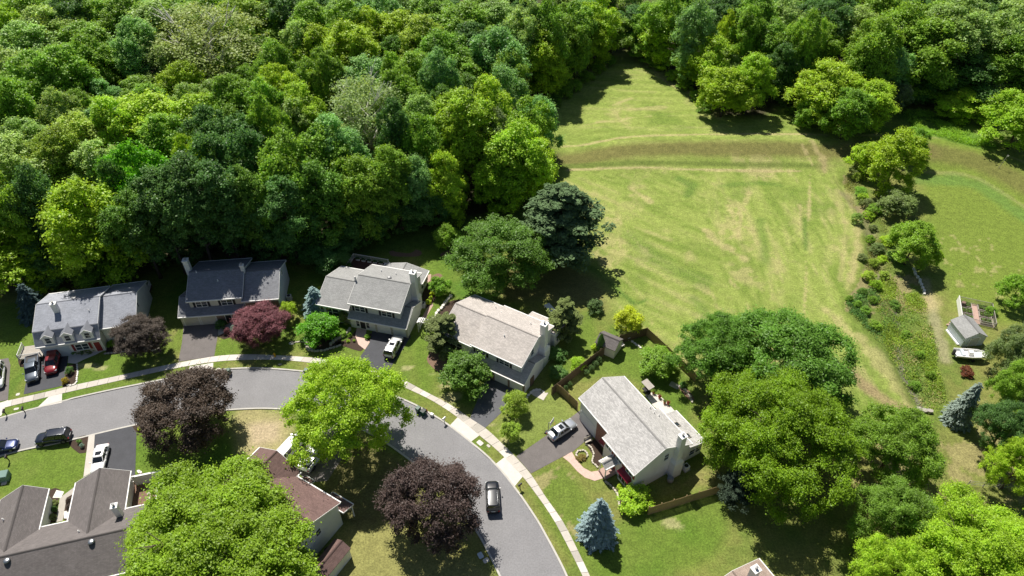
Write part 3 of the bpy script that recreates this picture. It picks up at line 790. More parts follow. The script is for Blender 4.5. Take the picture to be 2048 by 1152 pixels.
def fx(face, u, n, z):
    k, c = face
    return {'f': (u, c - n, z), 'b': (u, c + n, z), 'r': (c + n, u, z), 'l': (c - n, u, z)}[k]
def fbox(mb, face, u0, u1, z0, z1, n0, n1):
    p, q = fx(face, u0, n0, z0), fx(face, u1, n1, z1)
    mb.box(min(p[0], q[0]), max(p[0], q[0]), min(p[1], q[1]), max(p[1], q[1]), z0, z1)
def window(root, face, u, z, w, h, panes=2, shutters=None, trim='white', depth=0.07):
    mb = MB()
    t = 0.09
    fbox(mb, face, u - w / 2 - t, u - w / 2, z - t, z + h + t, 0.0, depth)
    fbox(mb, face, u + w / 2, u + w / 2 + t, z - t, z + h + t, 0.0, depth)
    fbox(mb, face, u - w / 2, u + w / 2, z - t, z, 0.0, depth + .02)
    fbox(mb, face, u - w / 2, u + w / 2, z + h, z + h + t, 0.0, depth)
    for k in range(1, panes):
        c = u - w / 2 + w * k / panes
        fbox(mb, face, c - .05, c + .05, z, z + h, 0.0, depth - .005)
    fbox(mb, face, u - w / 2, u + w / 2, z + h * .5 - .025, z + h * .5 + .025, 0.0, depth - .01)
    o = mb.build('window', M[trim], root)
    for k in range(panes):
        mb = MB()
        a = u - w / 2 + w * k / panes + (.05 if k else 0)
        b = u - w / 2 + w * (k + 1) / panes - (.05 if k < panes - 1 else 0)
        fbox(mb, face, a, b, z, z + h, -0.02, 0.028)
        mb.build('pane', M['glass'], o)
    if shutters:
        for s in (-1, 1):
            c = u + s * (w / 2 + t + .22)
            mb = MB()
            fbox(mb, face, c - .19, c + .19, z - .08, z + h + .08, 0.0, 0.05)
            for k in range(6):
                zz = z + h * (k + .3) / 6
                fbox(mb, face, c - .15, c + .15, zz, zz + h / 12, 0.05, 0.065)
            mb.build('shutter', M[shutters], o)
    return o
def garage_door(root, face, u, w, h=2.15, mat='white', grid=False, z=0.02):
    mb = MB()
    fbox(mb, face, u - w / 2 - .12, u - w / 2, z, z + h + .12, 0, .06)
    fbox(mb, face, u + w / 2, u + w / 2 + .12, z, z + h + .12, 0, .06)
    fbox(mb, face, u - w / 2, u + w / 2, z + h, z + h + .12, 0, .06)
    d = mb.build('garage_door', M['white'], root)
    for k in range(4):
        mb = MB()
        fbox(mb, face, u - w / 2, u + w / 2, z + h * k / 4 + .012, z + h * (k + 1) / 4 - .012, -.03, .02)
        if grid:
            for j in range(5):
                c = u - w / 2 + w * j / 4
                c = min(max(c, u - w / 2 + .05), u + w / 2 - .05)
                fbox(mb, face, c - .05, c + .05, z + h * k / 4 + .012, z + h * (k + 1) / 4 - .012, .02, .035)
        mb.build('door_panel', M['wall_cream' if grid else mat], d)
    return d
def door(root, face, u, w=0.95, h=2.05, mat='shutter_red', z=0.15):
    mb = MB()
    fbox(mb, face, u - w / 2 - .1, u - w / 2, z, z + h + .1, 0, .06)
    fbox(mb, face, u + w / 2, u + w / 2 + .1, z, z + h + .1, 0, .06)
    fbox(mb, face, u - w / 2, u + w / 2, z + h, z + h + .1, 0, .06)
    d = mb.build('door', M['white'], root)
    mb = MB()
    fbox(mb, face, u - w / 2, u + w / 2, z, z + h, -.02, .03)
    fbox(mb, face, u - w / 2 + .12, u + w / 2 - .12, z + .15, z + .9, .03, .045)
    fbox(mb, face, u - w / 2 + .12, u + w / 2 - .12, z + 1.05, z + h - .12, .03, .045)
    mb.build('door_leaf', M[mat], d)
    return d
def chimney(root, x0, x1, y0, y1, ztop, mat='wall_white', flare=0.0, fy=0.0, zf=3.2, z0=-.1):
    mb = MB()
    mb.box(x0, x1, y0, y1, z0, ztop)
    if flare:
        mb.hexa([(x0 - .004, y0 - fy, z0 - .01), (x1 + flare, y0 - fy, z0 - .01), (x1 + flare, y1 + fy, z0 - .01), (x0 - .004, y1 + fy, z0 - .01)], [(x0 - .004, y0 - fy, zf), (x1 + flare, y0 - fy, zf), (x1 + flare, y1 + fy, zf), (x0 - .004, y1 + fy, zf)])
        mb.hexa([(x0 - .004, y0 - fy, zf), (x1 + flare, y0 - fy, zf), (x1 + flare, y1 + fy, zf), (x0 - .004, y1 + fy, zf)], [(x0 - .004, y0 - .004, zf + .5), (x1 + .004, y0 - .004, zf + .5), (x1 + .004, y1 + .004, zf + .5), (x0 - .004, y1 + .004, zf + .5)])
    c = mb.build('chimney', M[mat], root)
    mb = MB()
    mb.box(x0 - .07, x1 + .07, y0 - .07, y1 + .07, ztop + .002, ztop + .12)
    mb.build('chimney_cap', M['white' if 'brick' not in mat else 'concrete_old'], c)
    mb = MB()
    cx, cy = (x0 + x1) / 2, (y0 + y1) / 2
    mb.lathe([(.14, ztop + .1), (.14, ztop + .4), (.2, ztop + .42), (.2, ztop + .5), (.02, ztop + .56)], 12, cx, cy)
    mb.build('flue', M['steel_dull'], c)
    return c
def vent_pipe(root, x, y, z, r=.06, h=.4, mat='white'):
    mb = MB()
    mb.lathe([(r * 1.9, z - .1), (r * 1.8, z + .1), (r, z + .13), (r, z + h), (r * .8, z + h)], 10, x, y)
    mb.build('vent_pipe', M[mat], root, True)
def roof_fan(root, x, y, z, mat='steel_dull'):
    mb = MB()
    mb.lathe([(.22, z - .15), (.22, z + .08), (.40, z + .10), (.38, z + .2), (.2, z + .28), (.02, z + .3)], 16, x, y)
    mb.build('roof_vent', M[mat], root, True)
def place_house(name, origin, ang, label):
    return empty(name, (origin[0], origin[1], 0), math.radians(ang), label, 'house')
def post(root, x, y, z0, z1, r=.07, mat='white', name='post'):
    mb = MB()
    mb.box(x - r, x + r, y - r, y + r, z0, z1)
    mb.box(x - r * 1.5, x + r * 1.5, y - r * 1.5, y + r * 1.5, z1 - .06, z1 + .02)
    return mb.build(name, M[mat], root)
def railing(root, pts, z, h=1.0, mat='white', name='railing'):
    for (ax, ay), (bx, by) in zip(pts[:-1], pts[1:]):
        L = math.hypot(bx - ax, by - ay)
        n = max(2, int(L / .14))
        mb = MB()
        a, b = Vector((ax, ay, z)), Vector((bx, by, z))
        for zz in (.1, h):
            mb.tube([a + Vector((0, 0, zz)), b + Vector((0, 0, zz))], [.045, .045], 6)
        for k in range(1, n):
            p = a.lerp(b, k / n)
            mb.tube([p + Vector((0, 0, .1)), p + Vector((0, 0, h))], [.022, .022], 4)
        rl = mb.build(name, M[mat], root)
        for p in (a, b):
            mb = MB()
            mb.box(p.x - .06, p.x + .06, p.y - .06, p.y + .06, z - .1, z + h + .1)
            mb.build('rail_post', M[mat], rl)

# grey split-level in the middle of the row
h = place_house('split_level_house', (-18.43, 83.96), -14.5, 'grey-roofed split-level house with white chimney, two white garage doors and rear deck')
profile_block(h, [(0.0, 4.9), (5.1, 6.95), (10.3, 4.9)], -9.3, 0.1, 'wall_grey', 'roof_grey')
profile_block(h, [(-0.5, 3.85), (4.45, 5.85), (9.6, 3.85)], -15.1, -9.02, 'wall_grey', 'roof_grey', over=.18, ends=(1, 0))
profile_block(h, [(-1.0, 2.45), (2.5, 4.15), (5.8, 2.5)], -9.2, 1.3, 'wall_white', 'roof_grey', over=.12)
profile_block(h, [(-8.3, 2.75), (-4.1, 3.75), (0.05, 2.75)], 9.9, 13.6, 'wall_white', 'roof_grey', axis='y')
for u in (-7.4, -2.6):
    window(h, ('f', .35), u, 3.15, 1.75, 1.15, 2, 'shutter_black')
for u in (-2.95, -.2):
    garage_door(h, ('f', -.65), u, 2.35)
for u, n in ((-4.35, .1), (-1.58, .1), (1.1, .09)):
    mb = MB(); fbox(mb, ('f', -.65), u - .16, u + .16, 0, 2.25, 0, .14); mb.build('pier', M['stone'], h)
window(h, ('f', -.65), -5.9, .55, .55, 1.5, 1); door(h, ('f', -.65), -6.8, mat='shutter_black'); window(h, ('f', -.65), -7.7, .55, .55, 1.5, 1)
window(h, ('f', -.15), -12.4, 1.5, 2.3, 1.6, 2); window(h, ('f', -.15), -14.2, 1.5, .6, 1.6, 1)
for u in (10.7, 11.9, 12.9):
    window(h, ('r', -.3), u, .9, .9, 1.4, 1)
chimney(h, -.16, .74, 5.75, 6.75, 8.5, 'wall_white', .25, .35, 3.0)
mb = MB(); mb.box(-.14, -.05, 4.85, 4.95, 0.2, 6.4); mb.build('downpipe', M['white'], h)
vent_pipe(h, -9.4, 4.1, 6.4, .16, .9, 'steel_dull'); roof_fan(h, -4.0, 5.9, 6.65); vent_pipe(h, -6.4, 8.0, 5.85); vent_pipe(h, -3.6, 7.8, 5.9)
mb = MB(); mb.box(-15.7, -8.5, 9.72, 15.6, .7, 1.0)
for x in (-15.4, -12, -8.8):
    for y in (10.2, 15.3):
        mb.box(x - .1, x + .1, y - .1, y + .1, -.1, .7)
dk = mb.build('deck', M['deck_red'], h)
railing(h, [(-15.6, 9.9), (-15.6, 15.5), (-12.2, 15.5), (-8.7, 15.5)], 1.0)
railing(h, [(-8.7, 15.5), (-7.3, 14.2)], .7)
# planters on the deck
for k in range(6):
    pass
# beige split-level
h = place_house('split_level_house', (1.0, 72.14), -31, 'beige-roofed split-level house with white chimney beside the garden shed fence')
profile_block(h, [(0.2, 4.9), (5.25, 6.95), (10.4, 4.9)], -9.0, 0.45, 'wall_white', 'roof_beige', ends=(0, 1))
profile_block(h, [(0.3, 4.35), (5.25, 6.72), (10.6, 4.35)], -15.0, -8.72, 'wall_white', 'roof_beige', over=.18, ends=(1, 0))
profile_block(h, [(-0.9, 2.45), (2.5, 4.15), (5.9, 2.5)], -9.0, 1.5, 'wall_white', 'roof_beige', over=.12)
profile_block(h, [(9.9, 3.75), (13.3, 2.95)], -5.2, 0.9, 'wall_white', 'roof_beige', over=.15)
for u in (-7.2, -2.9):
    window(h, ('f', .55), u, 3.2, 1.75, 1.05, 2, 'shutter_black')
for u in (-2.75, .0):
    garage_door(h, ('f', -.55), u, 2.35)
for u in (-4.15, -1.38, 1.3):
    mb = MB(); fbox(mb, ('f', -.55), u - .16, u + .16, 0, 2.25, 0, .14); mb.build('pier', M['brick_brown'], h)
mb = MB(); fbox(mb, ('f', -.55), -8.6, -4.35, 0, 2.2, 0, .03); mb.build('brick_facing', M['brick_brown'], h)
door(h, ('f', -.6), -6.5, mat='shutter_black'); window(h, ('f', .65), -12.0, 1.7, 2.2, 1.6, 2)
window(h, ('r', .2), 6.0 - 2.2, 4.2, .8, 1.2, 1)
window(h, ('r', .75), 11.6, 1.0, 1.2, 1.2, 2)
chimney(h, .18, 1.08, 6.2, 7.2, 8.7, 'wall_white', .3, .4, 3.4)
vent_pipe(h, -4.6, 3.4, 6.2); vent_pipe(h, -2.6, 8.2, 5.8); vent_pipe(h, -8.0, 8.0, 5.6); vent_pipe(h, -9.8, 9.2, 5.0, .05)
mb = MB(); mb.box(1.42, 1.55, 1.2, 2.2, .05, 1.75); mb.build('gate_panel', M['wood_dark'], h)
# pale grey house at the bend
h = place_house('raised_ranch_house', (16.48, 53.56), -59.5, 'white house with pale grey roof, red shutters and red metal awnings at the bend')
profile_block(h, [(0.5, 5.1), (4.5, 7.2), (8.6, 5.1)], -14.15, -6.75, 'wall_white', 'roof_pale', over=.12, ends=(1, 0))
profile_block(h, [(-0.4, 4.68), (4.5, 7.26), (9.6, 4.6)], -7.0, 0.15, 'wall_white', 'roof_pale', over=.12, ends=(0, 1))
profile_block(h, [(9.2, 3.6), (12.7, 2.65)], -6.5, -.1, 'wall_white', 'roof_pale', over=.15)
garage_door(h, ('f', .85), -12.0, 3.4, 2.3)
mb = MB(); fbox(mb, ('f', .85), -9.9, -6.98, 0, 4.85, 0, .04); mb.build('brick_facing', M['brick'], h)
for u in (-5.85, -3.45, -1.2):
    window(h, ('f', -.05), u, 3.1, 1.25, 1.1, 2, 'shutter_red')
def awning(root, face, u, z, w, d):
    mb = MB()
    a = [fx(face, u - w / 2, .02, z), fx(face, u + w / 2, .02, z), fx(face, u + w / 2 + .1, d, z - .35), fx(face, u - w / 2 - .1, d, z - .35)]
    t = [fx(face, u - w / 2 + .15, .02, z + .4), fx(face, u + w / 2 - .15, .02, z + .4), fx(face, u + w / 2 - .1, d * .45, z + .25), fx(face, u - w / 2 + .1, d * .45, z + .25)]
    b = [fx(face, u - w / 2 - .1, .02, z - .35), fx(face, u + w / 2 + .1, .02, z - .35), fx(face, u + w / 2 + .1, d, z - .36), fx(face, u - w / 2 - .1, d, z - .36)]
    mb.hexa(b, t)
    return mb.build('awning', M['awning_red'], root)
awning(h, ('f', -.05), -1.65, 2.55, 2.2, .75)
mb = MB(); fbox(mb, ('f', -.05), -2.75, -.55, .25, 2.2, 0, .45); bay = mb.build('bay_window', M['white'], h)
for k in range(3):
    mb = MB(); fbox(mb, ('f', -.5), -2.62 + k * .71, -2.0 + k * .71, .75, 2.0, 0, .02); mb.build('pane', M['glass'], bay)
awning(h, ('f', .81), -7.7, 2.1, 1.2, .6)
window(h, ('f', .81), -7.7, .6, 1.0, 1.2, 2)
pr_ = profile_block(h, [(-5.1, 2.55), (-4.35, 3.15), (-3.6, 2.55)], -2.15, .2, 'wall_white', 'roof_pale', axis='y', thick=.1, walls=False)
mb = MB(); mb.poly([(-4.95, -2.1, 2.55), (-3.75, -2.1, 2.55), (-4.35, -2.1, 3.03)]); mb.build('pediment', M['white'], h)
mb = MB(); mb.box(-5.2, -3.5, -2.0, -.06, -.05, .25); mb.build('porch_step', M['paver'], h)
for x in (-4.98, -3.72):
    post(h, x, -1.95, .25, 2.5, .06)
door(h, ('f', -.05), -4.35, z=.28)
window(h, ('r', .03), 5.1, 4.1, .75, 1.25, 1)
chimney(h, .04, .85, 6.35, 7.25, 8.7, 'wall_white', .25, .35, 3.2)
for u in (10.5, 11.7):
    window(h, ('r', -.25), u, .95, .95, 1.15, 1)
for k in range(2):
    x = -4.6 + k * 2.3
    mb = MB(); z_ = lambda y: 3.6 - (y - 9.2) * (.95 / 3.5)
    for (x0, x1, y0, y1) in ((x, x + .08, 9.95, 11.25), (x + .72, x + .8, 9.95, 11.25), (x + .08, x + .72, 9.95, 10.03), (x + .08, x + .72, 11.17, 11.25)):
        mb.hexa([(x0, y0, z_(y0) - .05), (x1, y0, z_(y0) - .05), (x1, y1, z_(y1) - .05), (x0, y1, z_(y1) - .05)], [(x0, y0, z_(y0) + .12), (x1, y0, z_(y0) + .12), (x1, y1, z_(y1) + .12), (x0, y1, z_(y1) + .12)])
    s = mb.build('skylight', M['wood_grey'], h)
    mb = MB(); mb.poly([(x + .08, 10.03, z_(10.03) + .06), (x + .72, 10.03, z_(10.03) + .06), (x + .72, 11.17, z_(11.17) + .06), (x + .08, 11.17, z_(11.17) + .06)]); mb.build('pane', M['glass'], s)
vent_pipe(h, -7.2, 8.0, 5.5); vent_pipe(h, -5.6, 8.3, 5.3); vent_pipe(h, -6.2, 7.9, 5.5, .05)
# dark-roofed split-level
h = place_house('split_level_house', (-54.56, 86.68), 6.5, 'dark-roofed split-level house in tree shade with two panelled garage doors')
profile_block(h, [(0.0, 4.9), (5.2, 7.0), (10.4, 4.9)], 0.0, 9.2, 'wall_cream', 'roof_dark')
profile_block(h, [(-0.2, 4.2), (5.0, 6.45), (10.0, 4.2)], 8.96, 15.1, 'wall_blue', 'roof_dark', over=.18)
profile_block(h, [(-1.1, 2.45), (2.3, 4.15), (5.7, 2.5)], -1.75, 9.0, 'wall_cream', 'roof_dark', over=.12)
for u in (2.2, 6.35):
    window(h, ('f', .35), u, 3.2, 1.75, 1.1, 2, 'shutter_black')
for u in (0.05, 2.85):
    garage_door(h, ('f', -.75), u, 2.4, grid=True)
mb = MB(); fbox(mb, ('f', -.75), 4.3, 8.8, 0, 2.2, 0, .03); mb.build('brick_facing', M['brick_brown'], h)
door(h, ('f', -.78), 6.2, mat='shutter_black'); window(h, ('f', .15), 12.3, 1.7, 2.2, 1.6, 3)
mb = MB(); fbox(mb, ('f', .15), 9.3, 14.8, 0, 3.4, 0, .03); mb.build('brick_facing', M['brick_brown'], h)
window(h, ('r', 14.92), 6.0, 4.3, .6, .9, 1)
chimney(h, -.62, .2, 5.6, 6.5, 8.9, 'wall_white', 0, 0); chimney(h, 8.75, 9.35, 4.6, 5.1, 7.9, 'wall_white', z0=3)
vent_pipe(h, 1.3, 5.0, 6.9); vent_pipe(h, 5.0, 3.2, 6.2)
# house with three dormers
h = place_house('cape_house', (-75.09, 77.75), 12, 'house with slate-grey roof and three white dormers at the left')
profile_block(h, [(0.3, 3.1), (1.8, 5.1), (6.6, 6.75), (11.2, 4.9)], -0.95, 8.75, 'wall_white', 'roof_slate')
profile_block(h, [(1.9, 3.75), (7.4, 6.0), (12.8, 3.75)], 8.4, 14.1, 'wall_white', 'roof_slate', over=.18)
for u in (1.3, 4.2, 7.15):
    prof = [(u - .92, 4.72), (u, 5.42), (u + .92, 4.72)]
    mb = MB()
    f_, b_ = .42, 2.6
    for (p, zp), (q, zq) in zip(prof[:-1], prof[1:]):
        mb.hexa([(p, f_ - .12, zp - .1), (q, f_ - .12, zq - .1), (q, b_, zq - .1), (p, b_, zp - .1)], [(p, f_ - .12, zp), (q, f_ - .12, zq), (q, b_, zq), (p, b_, zp)])
    d = mb.build('dormer', M['roof_slate'], h)
    mb = MB()
    ring = [(u - .8, 3.2), (u + .8, 3.2), (u + .8, 4.7), (u, 5.3), (u - .8, 4.7)]
    n = len(ring)
    mb.v = [(x, f_, z) for x, z in ring] + [(x, 1.9, z) for x, z in ring]
    mb.f = [tuple(range(n)), tuple(range(2 * n - 1, n - 1, -1))] + [(k, n + k, n + (k + 1) % n, (k + 1) % n) for k in range(n)]
    mb.build('dormer_wall', M['white'], d)
    mb = MB()
    for (p, zp), (q, zq) in zip(prof[:-1], prof[1:]):
        mb.hexa([(p, f_ - .2, zp - .14), (q, f_ - .2, zq - .14), (q, f_ - .13, zq - .14), (p, f_ - .13, zp - .14)], [(p, f_ - .2, zp + .03), (q, f_ - .2, zq + .03), (q, f_ - .13, zq + .03), (p, f_ - .13, zp + .03)])
    mb.build('bargeboard', M['white'], d)
    w = window(h, ('f', f_), u, 3.55, .75, 1.05, 1)
    w.parent = d
garage_door(h, ('f', .65), 1.6, 3.9, 2.2, 'wall_blue')
mb = MB(); fbox(mb, ('f', .65), 3.9, 8.3, 0, 2.9, 0, .03); mb.build('stone_facing', M['stone'], h)
window(h, ('f', .62), 5.4, 1.0, 1.9, 1.2, 2, 'shutter_red'); door(h, ('f', .62), 7.7)
window(h, ('f', 2.25), 11.6, 1.7, 2.2, 1.3, 2, 'shutter_red')
window(h, ('r', 13.92), 6.0, 3.9, .5, .9, 1)
chimney(h, 2.0, 2.8, 4.6, 5.3, 7.8, 'wall_white', z0=4); roof_fan(h, 4.6, 7.0, 6.6)
vent_pipe(h, 7.3, 4.2, 5.9)
mb = MB(); mb.box(9.2, 13.6, 12.7, 15.3, .5, .8)
mb.build('deck', M['deck_red'], h)
railing(h, [(13.5, 12.8), (13.5, 15.2), (9.3, 15.2)], .8)
mb = MB(); mb.box(-4.6, -1.0, .6, 3.6, .55, .7); mb.build('deck', M['wood_grey'], h)
railing(h, [(-1.1, .7), (-4.5, .7), (-4.5, 3.5)], .7, .9)
# long brown-roofed house in the near corner
h = place_house('ranch_house', (-59.91, 47.2), 15, 'long brown-roofed house with two wings, in the near left corner')
profile_block(h, [(-9.4, 2.75), (-5.0, 5.2), (-0.3, 2.75)], -24, 13.5, 'wall_white', 'roof_brown')
profile_block(h, [(-6.25, 2.72), (-2.75, 4.75), (-.35, 2.95)], -4.2, 5.4, 'wall_white', 'roof_brown', axis='y')
profile_block(h, [(2.9, 2.72), (6.55, 4.75), (9.75, 2.8)], -4.2, 5.65, 'wall_white', 'roof_brown', axis='y')
for x, y in ((7.35, -5.6), (-2.0, -5.6)):
    roof_fan(h, x, y, 4.9, 'steel')
vent_pipe(h, -4.4, 1.2, 3.9); vent_pipe(h, 5.4, -3.4, 4.4)
chimney(h, 9.3, 10.0, -2.0, -1.3, 5.7, 'white', z0=2)
window(h, ('b', 5.4), -3.4, 1.0, 1.5, 1.2, 2); garage_door(h, ('b', 5.65 - .25), 6.3, 4.6)
mb = MB(); mb.box(9.6, 13.3, 5.2, 5.38, -.1, 1.85); mb.box(13.12, 13.3, -2, 5.2, -.1, 1.85); mb.box(9.5, 13.36, 5.16, 5.42, 1.86, 1.95); mb.box(13.08, 13.36, -2, 5.16, 1.86, 1.95)
mb.build('courtyard_wall', M['wall_white'], h)
# red-brown roofed house
h = place_house('two_storey_house', (-22.4, 49.18), -31, 'white house with red-brown roof behind the big near maple')
profile_block(h, [(-9.2, 4.9), (-4.55, 7.0), (0.15, 4.9)], -13.5, .45, 'wall_sage', 'roof_red')
profile_block(h, [(-14.6, 4.9), (-10.85, 6.9), (-7.1, 4.9)], -4.0, 0.95, 'wall_sage', 'roof_red', axis='y')
window(h, ('r', .2), -4.0, 3.2, .75, 1.1, 1)
profile_block(h, [(-.1, 3.3), (1.6, 2.75)], -2.6, .9, 'white', 'roof_red', thick=.1, walls=False)
for x in (-2.3, .7):
    post(h, x, 1.45, 0, 2.7)
profile_block(h, [(.05, 3.2), (1.7, 2.6)], -7.6, -6.0, 'wall_white', 'roof_red', over=.15, thick=.1)
garage_door(h, ('b', .7), -10.85, 4.6)
vent_pipe(h, -9.0, -3.0, 6.4)
# tan roof at the near edge
o_ = g(1515, 1119, 4.6)
h = place_house('tan_roofed_house', o_, -62, 'tan-roofed house with a white chimney at the bottom edge')
profile_block(h, [(-8.6, 4.6), (-4.2, 5.7), (0.2, 4.6)], 0.0, 14.0, 'wall_cream', 'roof_tan')
chimney(h, 1.2, 2.0, -3.0, -2.1, 7.4, 'wall_white', z0=3)
vent_pipe(h, 2.6, -1.2, 5.2)

# ------------------------------------------------------------------ trees: crowns of many small leaf faces gathered in clumps
def leaf_mesh(name, pos, nrm, size, tone, mat, aspect=1.0, axis=None):
    """one four-sided leaf per row, folded a little along its middle"""
    n = len(pos)
    nrm = nrm / (np.linalg.norm(nrm, axis=1, keepdims=True) + 1e-9)
    r = np.random.RandomState(n)
    t = r.normal(size=(n, 3)) if axis is None else axis
    t = t - nrm * np.sum(t * nrm, 1, keepdims=True)
    t /= np.linalg.norm(t, axis=1, keepdims=True) + 1e-9
    b = np.cross(nrm, t)
    s = size[:, None]
    v = np.empty((n, 4, 3))
    v[:, 0] = pos - t * s * aspect
    v[:, 1] = pos + b * s * 0.62 - nrm * s * .18
    v[:, 2] = pos + t * s * aspect
    v[:, 3] = pos - b * s * 0.62 - nrm * s * .18
    me = bpy.data.meshes.new(name)
    me.vertices.add(n * 4)
    me.vertices.foreach_set('co', v.ravel().astype(np.float32))
    me.loops.add(n * 4)
    me.loops.foreach_set('vertex_index', np.arange(n * 4, dtype=np.int32))
    me.polygons.add(n)
    me.polygons.foreach_set('loop_start', np.arange(0, n * 4, 4, dtype=np.int32))
    a = me.attributes.new('leaf_tone', 'FLOAT', 'POINT')
    a.data.foreach_set('value', np.repeat(np.clip(tone, 0, 1), 4).astype(np.float32))
    me.materials.append(mat)
    me.update()
    return me
def sph(r, n):
    d = r.normal(size=(n, 3))
    return d / np.linalg.norm(d, axis=1, keepdims=True)
def broad_crown(name, seed, H, R, base, nlobe, nsub, nleaf, leaf, mat, shape=0.6, sparse=0.0, lobe_r=0.40, sub_r=0.15, top=0.85, fuzz=.62, tall=.8):
    r = np.random.RandomState(seed)
    ch = H - base
    # lobes over the envelope
    k = np.arange(nlobe)
    t = (k + .5) / nlobe
    t = 0.10 + 0.80 * t ** 0.85
    a = k * 2.39996 + r.uniform(-.5, .5, nlobe)
    env = np.sin(np.pi * np.clip(t, 0, 1) ** top) ** shape
    rad = R * env * r.uniform(.40, .86, nlobe)
    lob = np.stack([np.cos(a) * rad, np.sin(a) * rad, base + ch * (t * .86 + .02) + r.uniform(-.06, .06, nlobe) * ch], -1)
    lr = R * lobe_r * r.uniform(.75, 1.2, nlobe) * (0.65 + 0.35 * env)
    lob = np.concatenate([lob, [[0, 0, base + ch * .5], [0, 0, base + ch * .82]]])
    lr = np.concatenate([lr, [R * .5, R * .33]])
    # clumps on the lobes
    C, CR, CT = [], [], []
    for c, q in zip(lob, lr):
        m = max(3, int(nsub * (q / (R * lobe_r)) ** 2))
        d = sph(r, m * 3)
        outw = c * np.array([1, 1, 0]) / (np.linalg.norm(c[:2]) + 1e-6)
        sc = d @ (outw * .55 + np.array([0, 0, .75])) + r.uniform(-.5, .5, m * 3)
        d = d[np.argsort(-sc)[:m]]
        C.append(c + d * q * np.array([1, 1, tall]))
        CR.append(R * sub_r * r.uniform(.45, 1.4, m))
        CT.append(np.full(m, r.uniform(-.1, .1)) + r.uniform(-.16, .16, m))
    C, CR, CT = np.concatenate(C), np.concatenate(CR), np.concatenate(CT)
    if sparse:
        keep = r.uniform(size=len(C)) > sparse
        C, CR, CT = C[keep], CR[keep], CT[keep]
    w = CR ** 2
    pick = r.choice(len(C), nleaf, p=w / w.sum())
    d = sph(r, nleaf)
    flip = (d[:, 2] < -0.15) & (r.uniform(size=nleaf) < .6)
    d[flip, 2] *= -1
    rr = CR[pick] * (.35 + np.abs(r.normal(0, fuzz, nleaf)))
    pos = C[pick] + d * rr[:, None] * np.array([1, 1, .85])
    nrm = d * .5 + r.normal(size=(nleaf, 3)) * .40 + np.array([0, 0, .6])
    tone = 0.5 + CT[pick] + r.uniform(-.28, .28, nleaf)
    return leaf_mesh(name, pos, nrm, leaf * r.uniform(.55, 1.15, nleaf), tone, mat)
def trunk_mesh(name, seed, H, base, R, rad, mat, limbs=6, wig=.05, up=.55, twigs=2, reach=.75):
    r = random.Random(seed)
    mb = MB()
    top = base + (H - base) * .72
    pts, rr = [], []
    for k in range(7):
        f = k / 6
        pts.append((r.uniform(-1, 1) * wig * H * f * .4, r.uniform(-1, 1) * wig * H * f * .4, -.15 + (top + .15) * f))
        rr.append(rad * (1.35 if k == 0 else 1 - .8 * f))
    mb.tube(pts, rr, 8)
    for j in range(limbs):
        f = .5 + .45 * j / max(1, limbs - 1)
        z = base * .75 + (top - base * .75) * (j + .3) / limbs
        a = j * 2.4 + r.uniform(-.5, .5)
        L = R * r.uniform(.6, .85) * reach
        p0 = Vector((0, 0, z))
        p1 = p0 + Vector((math.cos(a) * L * .45, math.sin(a) * L * .45, L * up * .5))
        p2 = p0 + Vector((math.cos(a + .2) * L, math.sin(a + .2) * L, L * up * 1.2))
        r0 = rad * (.55 - .3 * j / limbs)
        mb.tube([p0, p1, p2], [r0, r0 * .65, r0 * .2], 6, False)
        for q in range(twigs):
            b = a + r.choice((-1, 1)) * r.uniform(.5, 1.0)
            s = p1.lerp(p2, r.uniform(.1, .6))
            e = s + Vector((math.cos(b) * L * .3, math.sin(b) * L * .3, L * up * r.uniform(.3, .8)))
            mb.tube([s, s.lerp(e, .5) + Vector((0, 0, .05 * L)), e], [r0 * .4, r0 * .28, r0 * .1], 5, False)
    me_o = mb.build(name, mat, None, True)
    me = me_o.data
    bpy.data.objects.remove(me_o)
    return me
def spruce_crown(name, seed, H, R, nl, leaf, mat, base=.2, power=.66, droop=.30):
    r = np.random.RandomState(seed)
    nb = int(nl / 26)
    z = base + (H - base) * (1 - r.uniform(0, 1, nb) ** .58)
    z = np.sort(z)
    f = 1 - (z - base) / (H - base)
    L = R * f ** power * r.uniform(.62, 1.12, nb) * (1 + .10 * np.sin(z * 4.1)) + .06
    a = np.arange(nb) * 2.39996 + r.uniform(-.3, .3, nb)
    P, Nn, T, Ax = [], [], [], []
    for i in range(nb):
        m = max(4, int(10 + 26 * L[i] / R))
        u = r.uniform(.15, 1.0, m) ** .7
        dirv = np.array([math.cos(a[i]), math.sin(a[i]), 0])
        side = np.array([-dirv[1], dirv[0], 0])
        w = (r.uniform(-1, 1, m) * (1.05 - u) * .42 * L[i])
        p = dirv * (u * L[i])[:, None] + side * w[:, None]
        p[:, 2] = z[i] + .12 * L[i] - droop * L[i] * u ** 1.6 + r.uniform(-.06, .06, m) * (.4 + R * .2)
        P.append(p)
        ax = dirv * .8 + side * (np.sign(w) * .6)[:, None] + np.array([0, 0, -.25])
        Ax.append(ax)
        Nn.append(r.normal(size=(m, 3)) * .3 + np.array([0, 0, 1.0]) + dirv * .5)
        T.append(.32 + .42 * u + r.uniform(-.2, .2, m))
    P, Nn, T, Ax = map(np.concatenate, (P, Nn, T, Ax))
    return leaf_mesh(name, P, Nn, leaf * r.uniform(.7, 1.2, len(P)), T, mat, 1.5, Ax)
